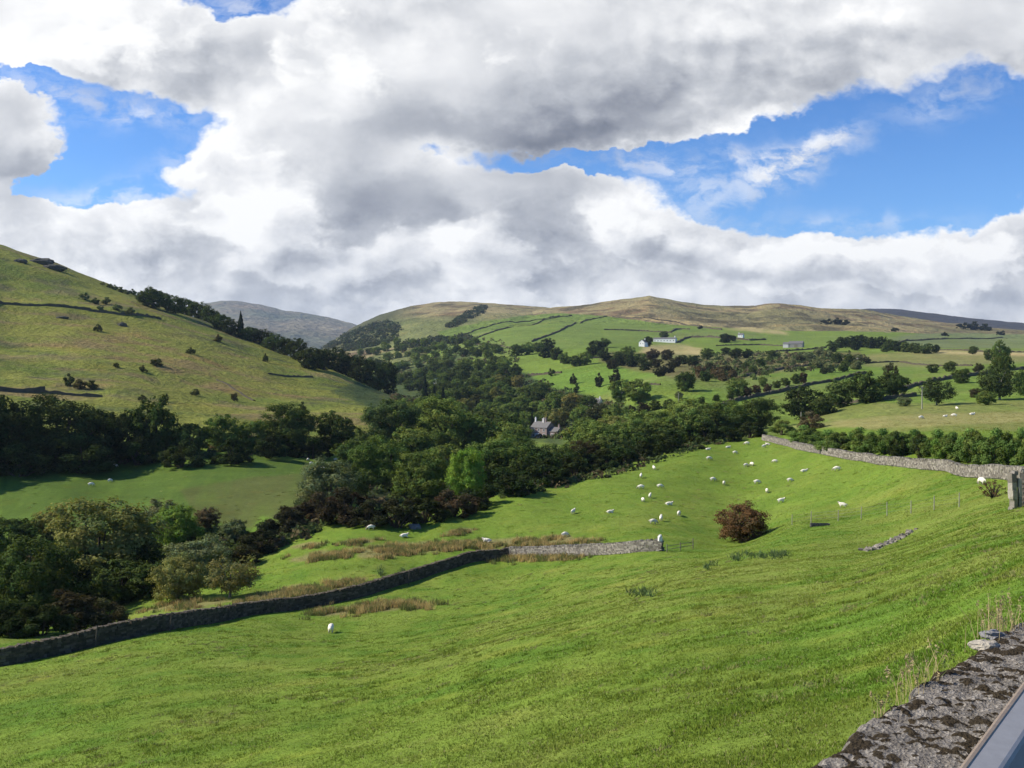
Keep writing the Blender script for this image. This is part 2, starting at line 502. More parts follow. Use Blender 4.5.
def land_colour(u, Y, px, py):
    x = u * Y
    c = np.empty(px.shape + (3,)); c[:] = PAST
    jx = px + 3.0 * fbm(x / (Y * 0.02 + 1), Y / (Y * 0.04 + 2), 3, 101) * np.clip(Y / 250, 0.3, 1)
    jy = py + 1.2 * fbm(x / (Y * 0.02 + 1), Y / (Y * 0.04 + 2), 3, 111)
    far = Y > 225
    c[far] = FIELD

    def blend(w, col):
        w = np.clip(w, 0, 1)[..., None]
        c[:] = c * (1 - w) + np.array(col) * w
    # near pasture: paler dry patches and darker lush ones
    near = np.clip((260 - Y) / 60, 0, 1)
    p1 = fbm(x / 9, Y / 9, 4, 121); p2 = fbm(x / 28, Y / 28, 3, 131); p3 = fbm(x / 2.2, Y / 2.2, 3, 141)
    blend(near * np.clip(p1 * 0.9 + p2 * 0.5 + p3 * 0.8 - 0.05, 0, 0.6), (0.205, 0.238, 0.046))
    blend(near * np.clip(-p1 * 0.9 - p3 * 1.3 - 0.10, 0, 0.7), (0.095, 0.180, 0.020))
    up = near * np.clip((u - 0.12) / 0.4, 0, 1) * np.clip((90 - Y) / 40, 0, 1)
    blend(up * np.clip(0.30 + p1 * 0.5 + p3 * 0.6, 0, 0.75), (0.205, 0.235, 0.050))
    far2 = near * np.clip((Y - 118) / 20, 0, 1)
    blend(far2 * 0.6, (0.150, 0.220, 0.030))
    # left hillside
    hl = np.clip((Y - 235) / 25, 0, 1) * np.clip((-0.06 - u) / 0.06 + np.clip((460 - Y) / 120, 0, 1) * 0.9, 0, 1) * (Y < 900)
    hl = hl * (px < 440)
    blend(hl, OLIVE)
    h1 = fbm(x / 45, Y / 30, 4, 151); h2 = fbm(x / 12, Y / 9, 4, 161); st = fbm((x + Y * 0.5) / 90, (Y - x * 0.4) / 14, 4, 171)
    blend(hl * np.clip(h1 * 2.4 + h2 * 1.3 + 0.05, 0, 0.85), (0.125, 0.160, 0.028))
    blend(hl * np.clip(st * 2.6 + h2 * 1.2 - 0.62, 0, 0.75), (0.225, 0.165, 0.075))
    blend(hl * np.clip(h2 * 2.8 + h1 - 0.75, 0, 0.75), (0.10, 0.105, 0.042))
    # bracken slope in the middle of the hill
    bk = np.exp(-(((px - 165) / 95) ** 2 + ((py - 360 - (px - 165) * 0.28) / 22) ** 2))
    blend(hl * np.clip(bk * (0.30 + h2 * 1.9), 0, 0.7), BRACKEN)
    f3 = fbm(x / (Y * 0.012 + 1), Y / (Y * 0.03 + 2), 4, 301)
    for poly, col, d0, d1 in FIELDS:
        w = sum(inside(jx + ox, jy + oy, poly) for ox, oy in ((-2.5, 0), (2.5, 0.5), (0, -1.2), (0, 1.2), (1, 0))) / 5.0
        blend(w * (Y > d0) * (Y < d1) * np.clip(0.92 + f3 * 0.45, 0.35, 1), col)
    g1 = fbm(x / 60, Y / 90, 4, 181)
    blend(far * (Y < 1700) * (1 - hl) * np.clip(g1 * 1.1, 0, 0.45), (0.185, 0.20, 0.065))
    # brown rushes along the wall
    for (cx, cy, rx, ry, tilt, k) in RUSHES:
        q = ((px - cx) / rx) ** 2 + ((py - cy - tilt * (px - cx)) / ry) ** 2
        blend((Y > 60) * (Y < 200) * np.clip(1.35 - q + p3 * 1.2, 0, 0.75), RUSH)
    return c


# stands of brown rushes: column, row, half width, half height, tilt, thickness of growth
RUSHES = [
    (385, 606, 38, 5, -0.06, 1.0), (330, 612, 25, 4, -0.1, 0.7), (520, 556, 34, 4, -0.03, 0.9), (560, 556, 22, 3.5, -0.02, 0.8), (400, 549, 56, 6, -0.08, 1.0), (455, 545, 26, 3.5, -0.05, 1.0),
    (500, 543, 44, 4, -0.05, 1.0), (545, 542, 30, 4, 0.0, 0.9), (585, 541, 18, 3.0, 0.0, 0.7), (345, 585, 22, 6, -0.1, 0.9), (300, 592, 24, 6, -0.1, 0.9), (270, 598, 30, 5, -0.1, 0.6),
    (320, 556, 30, 4, -0.15, 0.7), (360, 541, 20, 2.5, -0.1, 0.6), (460, 531, 14, 2.5, -0.1, 0.7), (190, 604, 40, 4, -0.1, 0.6), (310, 545, 16, 2.5, -0.1, 0.5), (560, 537, 16, 2, 0, 0.6),
]


def fell_colour(name, u, Y, px, py):
    x = u * Y
    c = np.empty(px.shape + (3,))
    n1 = fbm(x / 160, Y / 200, 5, 201); n2 = fbm(x / 45, Y / 60, 4, 211); n3 = fbm(x / 420, Y / 420, 3, 221)

    def blend(w, col):
        w = np.clip(w, 0, 1)[..., None]
        c[:] = c * (1 - w) + np.array(col) * w
    if name == 'far_mountain':
        c[:] = (0.13, 0.135, 0.085)
        m1 = fbm(x / 500, Y / 700, 5, 231)
        blend(np.clip(m1 * 2 + 0.1, 0, 0.9), (0.20, 0.17, 0.11)); blend(np.clip(-m1 * 2, 0, 0.7), (0.07, 0.085, 0.06))
    elif name == 'dark_moor':
        c[:] = (0.060, 0.056, 0.050)  # cloud shadow over this moor is put into its ground colour
        blend(np.clip(n1 * 1.5, 0, 0.6), (0.085, 0.075, 0.06))
    else:
        c[:] = (0.29, 0.24, 0.112)
        blend(np.clip(n1 * 2.0 + 0.1, 0, 0.8), (0.22, 0.20, 0.085))
        blend(np.clip(n2 * 2.4 - n1 - 0.05, 0, 0.8), (0.175, 0.115, 0.065))
        blend(np.clip(n3 * 1.6 + n2 * 2.4 - 0.40, 0, 0.8), (0.11, 0.100, 0.050))
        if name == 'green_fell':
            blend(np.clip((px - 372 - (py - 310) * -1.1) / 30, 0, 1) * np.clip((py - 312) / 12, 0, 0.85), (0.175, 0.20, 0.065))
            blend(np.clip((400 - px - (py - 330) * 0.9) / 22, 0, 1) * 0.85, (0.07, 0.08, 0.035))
        else:
            blend(np.clip((px - 900) / 60, 0, 0.5) * np.clip((py - 322) / 8, 0, 1), (0.16, 0.15, 0.07))
        jx = px + 4 * fbm(x / 30, Y / 60, 3, 101); jy = py + 0.8 * fbm(x / 40, Y / 60, 3, 111)
        for poly, col, d0, d1 in FIELDS:
            m = inside(jx, jy, poly) & (Y > d0) & (Y < d1)
            c[m] = col
    return c


def sheet(name, zf, us, Ys, mats, colf):
    U, Y = np.meshgrid(us, Ys)
    Z = zf(U, Y)
    px, py = pix(U, Z / Y)
    me = npmesh(name, np.stack([U * Y, Y, Z], -1).reshape(-1, 3), grid_faces(len(Ys), len(us)), mats, True)
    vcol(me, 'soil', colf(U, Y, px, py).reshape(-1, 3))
    o = link(name, me); o['kind'] = 'structure'
    return o, float(Z.min()), float(Z.max())


LOWEST, HIGHEST = 0.0, 0.0
us = np.concatenate([np.linspace(-1.05, -0.58, 60)[:-1], np.linspace(-0.58, 0.58, 800), np.linspace(0.58, 1.05, 60)[1:]])
Ys = np.concatenate([np.linspace(-25, 4, 8)[:-1] * 0 + np.linspace(2.0, 4, 8)[:-1], np.geomspace(4, 1750, 720)])
for nm, y0, y1 in (('ground', 0, 230), ('hillside', 0, 1e9)):
    pass
i0 = int(np.searchsorted(Ys, 225.0))
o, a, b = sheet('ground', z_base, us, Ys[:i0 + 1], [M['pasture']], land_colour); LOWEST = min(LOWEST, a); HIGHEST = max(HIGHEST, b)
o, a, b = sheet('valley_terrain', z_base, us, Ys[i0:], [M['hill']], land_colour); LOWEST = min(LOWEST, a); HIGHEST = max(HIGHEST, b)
NAMES = {'green_fell': 'fell_hill', 'brown_fell': 'moorland_hill', 'dark_moor': 'distant_moor_hill', 'far_mountain': 'far_mountain'}
for k, f in FELLS.items():
    f0 = min(r[2] for r in f['foot']); r1 = max(r[2] for r in f['tab'])
    uf = np.concatenate([np.linspace(-0.95, -0.58, 30)[:-1], np.linspace(-0.58, 0.58, 640), np.linspace(0.58, 0.95, 30)[1:]])
    yf = np.concatenate([np.linspace(f0 - 170, r1 + 60, 280), np.linspace(r1 + 60, r1 + 420, 20)[1:]])
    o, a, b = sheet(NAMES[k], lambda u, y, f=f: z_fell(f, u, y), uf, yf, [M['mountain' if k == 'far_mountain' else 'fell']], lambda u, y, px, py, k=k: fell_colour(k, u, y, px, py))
    HIGHEST = max(HIGHEST, b); LOWEST = min(LOWEST, a)
# ------------------------------------------------------------------ trees, built once per kind in unit size (1 wide, 1 high)
def unit(v):
    return v / (np.linalg.norm(v, axis=-1, keepdims=True) + 1e-9)


def rand_dirs(n, r):
    return unit(r.normal(size=(n, 3)))


def cards(c, nrm, size, r, aspect=0.7):
    """leaf sprays: one bent quad each"""
    n = len(c)
    t = unit(np.cross(nrm, rand_dirs(n, r))); b = np.cross(nrm, t)
    s = (size * r.uniform(0.6, 1.35, n))[:, None]
    a = s * aspect
    bend = nrm * s * 0.25
    v = np.stack([c - t * s - bend, c + b * a, c + t * s - bend, c - b * a], 1).reshape(-1, 3)
    f = np.arange(n * 4).reshape(n, 4)
    return v, f


def tube(path, radii, seg=6):
    path = np.asarray(path, float); n = len(path)
    vs = []
    for i in range(n):
        d = path[min(i + 1, n - 1)] - path[max(i - 1, 0)]
        d = d / (np.linalg.norm(d) + 1e-9)
        a = np.cross(d, (0.31, 0.87, 0.38)); a /= np.linalg.norm(a) + 1e-9
        b = np.cross(d, a)
        th = np.linspace(0, 2 * np.pi, seg, endpoint=False)
        vs.append(path[i] + radii[i] * (np.cos(th)[:, None] * a + np.sin(th)[:, None] * b))
    V = np.concatenate(vs)
    F = []
    for i in range(n - 1):
        for k in range(seg):
            F.append((i * seg + k, i * seg + (k + 1) % seg, (i + 1) * seg + (k + 1) % seg, (i + 1) * seg + k))
    return V, np.array(F)


def join(parts):
    V, F, o = [], [], 0
    for v, f in parts:
        V.append(v); F.append(np.asarray(f) + o); o += len(v)
    return np.concatenate(V), np.concatenate(F)


def broadleaf(seed, n, card, low=0.16, top_heavy=0.0, lobes=12, gap=0.20, ragged=1.0):
    """returns (trunk verts, faces), (leaf verts, faces, tone per vertex)"""
    r = np.random.default_rng(seed)
    ax_h = (1 - low) / 2
    cz = low + ax_h
    L = []
    k = 0
    while len(L) < lobes:
        k += 1
        d = rand_dirs(1, r)[0]
        q = r.uniform(0.45, 0.70)
        p = np.array([d[0] * 0.5 * q, d[1] * 0.5 * q, cz + d[2] * ax_h * q - (0.05 if d[2] < 0 else 0.0)])
        rad = r.uniform(0.17, 0.27)
        if d[2] > 0.5: p[:2] *= 0.85
        if all(np.linalg.norm(p - o[0]) > 0.19 for o in L) or k > 400: L.append((p, rad))
    L.append((np.array([0, 0, cz]), 0.30)); L.append((np.array([0.12, 0.1, low + 0.16]), 0.24)); L.append((np.array([-0.14, -0.08, low + 0.18]), 0.24)); L.append((np.array([0.02, -0.16, low + 0.14]), 0.22))
    S, SR = [], []
    for p, rad in L:
        m = int(10 + 40 * rad)
        for d in rand_dirs(m, r):
            S.append(p + d * rad * np.array([1, 1, 0.9]) * r.uniform(0.75, 1.08)); SR.append(r.uniform(0.055, 0.115) * ragged)
    S, SR = np.array(S), np.array(SR)
    # keep what is near the outside of the crown
    q = np.sqrt(((S[:, :2] / 0.5) ** 2).sum(1) + ((S[:, 2] - cz) / ax_h) ** 2)
    keep = (q < 1.08) & (q > 0.42) & (S[:, 2] > low * 0.5)
    S, SR = S[keep], SR[keep]
    per = r.multinomial(n, (SR ** 2) / (SR ** 2).sum())
    idx = np.repeat(np.arange(len(S)), per)
    d = rand_dirs(len(idx), r)
    d[:, 2] = np.where(d[:, 2] < -0.6, -d[:, 2] * 0.6, d[:, 2]); d = unit(d)
    c = S[idx] + d * (SR[idx] * r.uniform(0.35, 1.1, len(idx)))[:, None]
    g = vnoise(c[:, 0] * 9 + seed, c[:, 1] * 9 + c[:, 2] * 7, seed)
    ok = g > gap * r.uniform(0.5, 1.2, len(g))
    c, d, idx = c[ok], d[ok], idx[ok]
    nr = unit(d * 1.0 + 0.5 * unit(c - np.array([0, 0, cz])) + rand_dirs(len(c), r) * 0.52 + np.array([0, 0, 0.22]))
    v, f = cards(c, nr, card, r)
    st = r.uniform(0.80, 1.22, len(S)); warm = r.uniform(-0.12, 0.16, len(S))
    tn = st[idx] * r.uniform(0.82, 1.18, len(idx))
    tone = np.stack([tn * (1 + warm[idx]), tn, tn * (1 - warm[idx] * 0.5)], 1)
    tone = np.repeat(tone, 4, 0)
    # trunk and limbs
    parts = []
    lean = r.uniform(-0.03, 0.03, 2)
    fork = np.array([lean[0], lean[1], low + 0.12])
    parts.append(tube([(0, 0, -0.04), (lean[0] * 0.3, lean[1] * 0.3, low * 0.5), fork, (lean[0], lean[1], cz + 0.1)], [0.038, 0.027, 0.022, 0.008]))
    for p, rad in L[:6]:
        mid = fork * 0.45 + p * 0.55 + r.normal(size=3) * 0.02
        parts.append(tube([fork - (0, 0, 0.05), mid, p + (p - mid) * 0.3], [0.016, 0.010, 0.004], 5))
    return join(parts), (v, f, tone)


def conifer(seed, n, card):
    r = np.random.default_rng(seed)
    h = r.power(1.4, n) * -0.93 + 1.0
    h = np.clip(1 - r.power(1.7, n) * 0.92, 0.05, 1)
    tier = np.floor(h * 15 + r.normal(size=n) * 0.15) / 15
    rad = 0.5 * (1 - h) ** 0.85 * (0.55 + 0.45 * vnoise(tier * 31, r.uniform(0, 6.28, n) * 0 + tier * 7, seed))
    th = r.uniform(0, 2 * np.pi, n)
    q = rad * np.sqrt(r.uniform(0.15, 1, n))
    c = np.stack([np.cos(th) * q, np.sin(th) * q, h - q * 0.30 + 0.02], 1)
    nr = unit(np.stack([np.cos(th), np.sin(th), np.full(n, 0.8)], 1) + rand_dirs(n, r) * 0.5)
    v, f = cards(c, nr, card, r, 0.45)
    tn = r.uniform(0.65, 1.3, n)
    return tube([(0, 0, -0.03), (0, 0, 0.5), (0, 0, 0.97)], [0.035, 0.02, 0.004]), (v, f, np.repeat(np.stack([tn, tn, tn], 1), 4, 0))


def bush(seed, n, card, gap=0.35, sparse=False):
    """a shrub leafy to the ground on several stems"""
    r = np.random.default_rng(seed)
    S, SR = [], []
    stems = []
    for i in range(26 if not sparse else 44):
        th = r.uniform(0, 2 * np.pi); q = 0.42 * math.sqrt(r.uniform(0, 1)); z = r.uniform(0.16, 0.86) * math.sqrt(max(0.05, 1 - (q / 0.5) ** 2))
        S.append((math.cos(th) * q, math.sin(th) * q, z)); SR.append(r.uniform(0.08, 0.17) * (0.7 if sparse else 1))
    S, SR = np.array(S), np.array(SR)
    for i in range(0, len(S), 2):
        p = S[i]
        stems.append(tube([(p[0] * 0.12, p[1] * 0.12, -0.03), (p[0] * 0.5, p[1] * 0.5, p[2] * 0.55), p * 1.02], [0.016, 0.011, 0.004], 5))
    idx = np.repeat(np.arange(len(S)), r.multinomial(n, SR ** 2 / (SR ** 2).sum()))
    d = rand_dirs(len(idx), r)
    c = S[idx] + d * (SR[idx] * r.uniform(0.3, 1.1, len(idx)))[:, None]
    c[:, 2] = np.abs(c[:, 2])
    g = vnoise(c[:, 0] * 8 + seed, c[:, 1] * 8 + c[:, 2] * 8, seed)
    ok = g > gap * r.uniform(0.4, 1.2, len(g))
    c, d, idx = c[ok], d[ok], idx[ok]
    nr = unit(d + rand_dirs(len(c), r) * 0.7 + np.array([0, 0, 0.2]))
    v, f = cards(c, nr, card, r)
    st = r.uniform(0.7, 1.3, len(S)); tn = st[idx] * r.uniform(0.7, 1.3, len(idx))
    w = r.uniform(-0.15, 0.15, len(S))[idx]
    return join(stems), (v, f, np.repeat(np.stack([tn * (1 + w), tn, tn], 1), 4, 0))


def proto(kind, made, bark='bark', one=False):
    (tv, tf), (lv, lf, tone) = made
    if one:
        V = np.concatenate([lv, tv]); F = np.concatenate([lf, np.asarray(tf) + len(lv)])
        me = npmesh(kind, V, F, [M['leaf'], M[bark]], False, np.concatenate([np.zeros(len(lf)), np.ones(len(tf))]))
        vcol(me, 'tone', np.concatenate([tone, np.ones((len(tv), 3))]))
        return [me]
    a = npmesh('trunk', tv, tf, [M[bark]], True)
    b = npmesh('crown', lv, lf, [M['leaf']], False)
    vcol(b, 'tone', tone)
    return [a, b]


P = {
    'big': [proto('tree', broadleaf(11 + i, 21000, 0.0155, low=0.03 + 0.02 * (i % 3), lobes=12 + i % 3)) for i in range(5)],
    'mid': [proto('tree', broadleaf(31 + i, 7500, 0.0255, low=0.02 + 0.03 * (i % 2), lobes=11)) for i in range(5)],
    'far': [proto('tree', broadleaf(51 + i, 1700, 0.050, low=0.01, lobes=9, gap=0.1), one=True) for i in range(5)],
    'airy': [proto('tree', broadleaf(71 + i, 9000, 0.020, low=0.14, lobes=11, gap=0.42, ragged=1.15), bark='pale_bark') for i in range(2)],
    'fir': [proto('conifer', conifer(81 + i, 2600, 0.035)) for i in range(2)],
    'bush': [proto('bush', bush(91 + i, 8500, 0.024, gap=0.25)) for i in range(3)],
    'farbush': [proto('bush', bush(101 + i, 900, 0.062, gap=0.2), one=True) for i in range(3)],
    'dome': [proto('bush', broadleaf(131, 17000, 0.0175, low=0.0, lobes=15, gap=0.16, ragged=1.1))],
    'thin': [proto('bush', bush(121, 1800, 0.024, gap=0.6, sparse=True))],
}

DARK = (0.042, 0.058, 0.019)  # lowered so the hillside row's shade sits in the leaf colour
DEEP = (0.075, 0.105, 0.029)
GREEN = (0.128, 0.178, 0.043)
MIDG = (0.165, 0.220, 0.053)
LIGHT = (0.160, 0.240, 0.044)
YELL = (0.175, 0.280, 0.046)
OLIV = (0.195, 0.190, 0.058)
GREYG = (0.175, 0.198, 0.088)
BROWN = (0.140, 0.105, 0.055)
RUSSET = (0.150, 0.085, 0.048)
FIRC = (0.028, 0.045, 0.021)
_pick = {}
NPLANT = [0]


def plant(kind, px, top, d, wpx, col, label, cat=None, group=None, base=None, name=None, sink=0.0):
    """one tree or shrub standing d metres ahead in a photo column, its tip at the given row"""
    u, e = ray(px, top)
    if base is not None:
        p = at(px, base, 20 if d is None else d * 0.75); d = p[1]
    else:
        p = spot(px, d)
    if base is None:   # come forward until the plant has a natural height under the given tip
        d_in = d
        for _ in range(70):
            if d < d_in * (0.95 if d_in < 330 or d_in > 1000 else 0.6): break
            if float(e) * d - p[2] >= wpx / FPX * d * (0.72 if 'bush' in kind else 0.86) or d < 60: break
            d *= 0.985; p = spot(px, d)
        if d_in > 330:   # or go back until it is not drawn out like a pole
            tall = 4.6 if 'fir' in kind else 1.65
            for _ in range(60):
                if float(e) * d - p[2] <= wpx / FPX * d * tall or d > d_in * 1.7: break
                d *= 1.012; p = spot(px, d)
    w = wpx / FPX * d * 1.14
    if base is None and 'fir' not in kind and d > 330: w = max(w, (float(e) * d - p[2]) / 2.0)
    h = max(float(e) * d - p[2], w * (0.62 if 'bush' in kind else 0.7))
    r = random.Random(int(px * 131 + top * 17 + d))
    i = _pick.get(kind, 0); _pick[kind] = i + 1
    meshes = P[kind][i % len(P[kind])]
    nm = name or {'fir': 'conifer', 'farfir': 'conifer', 'bush': 'shrub', 'farbush': 'shrub', 'dome': 'shrub', 'thin': 'shrub'}.get(kind, 'tree')
    cat = cat or ('shrub' if 'shrub' in nm else 'tree')
    k = r.uniform(0.88, 1.12); kr = r.uniform(-0.06, 0.06)
    cc = (col[0] * k * (1 + kr), col[1] * k, col[2] * k, 1)
    wob = r.uniform(0.92, 1.08)
    if len(meshes) == 1:
        o = link(nm, meshes[0]); o.color = cc
    else:
        o = empty(nm, (0, 0, 0))
        link('trunk', meshes[0], o)
        c = link('crown' if cat == 'tree' else 'foliage', meshes[1], o); c.color = cc
    o.location = (p[0], p[1], p[2] - sink - h * 0.01); o.rotation_euler = (0, 0, r.uniform(0, 6.28)); o.scale = (w * wob, w / wob, h)
    tag(o, label, cat, group)
    NPLANT[0] += 1
    return o
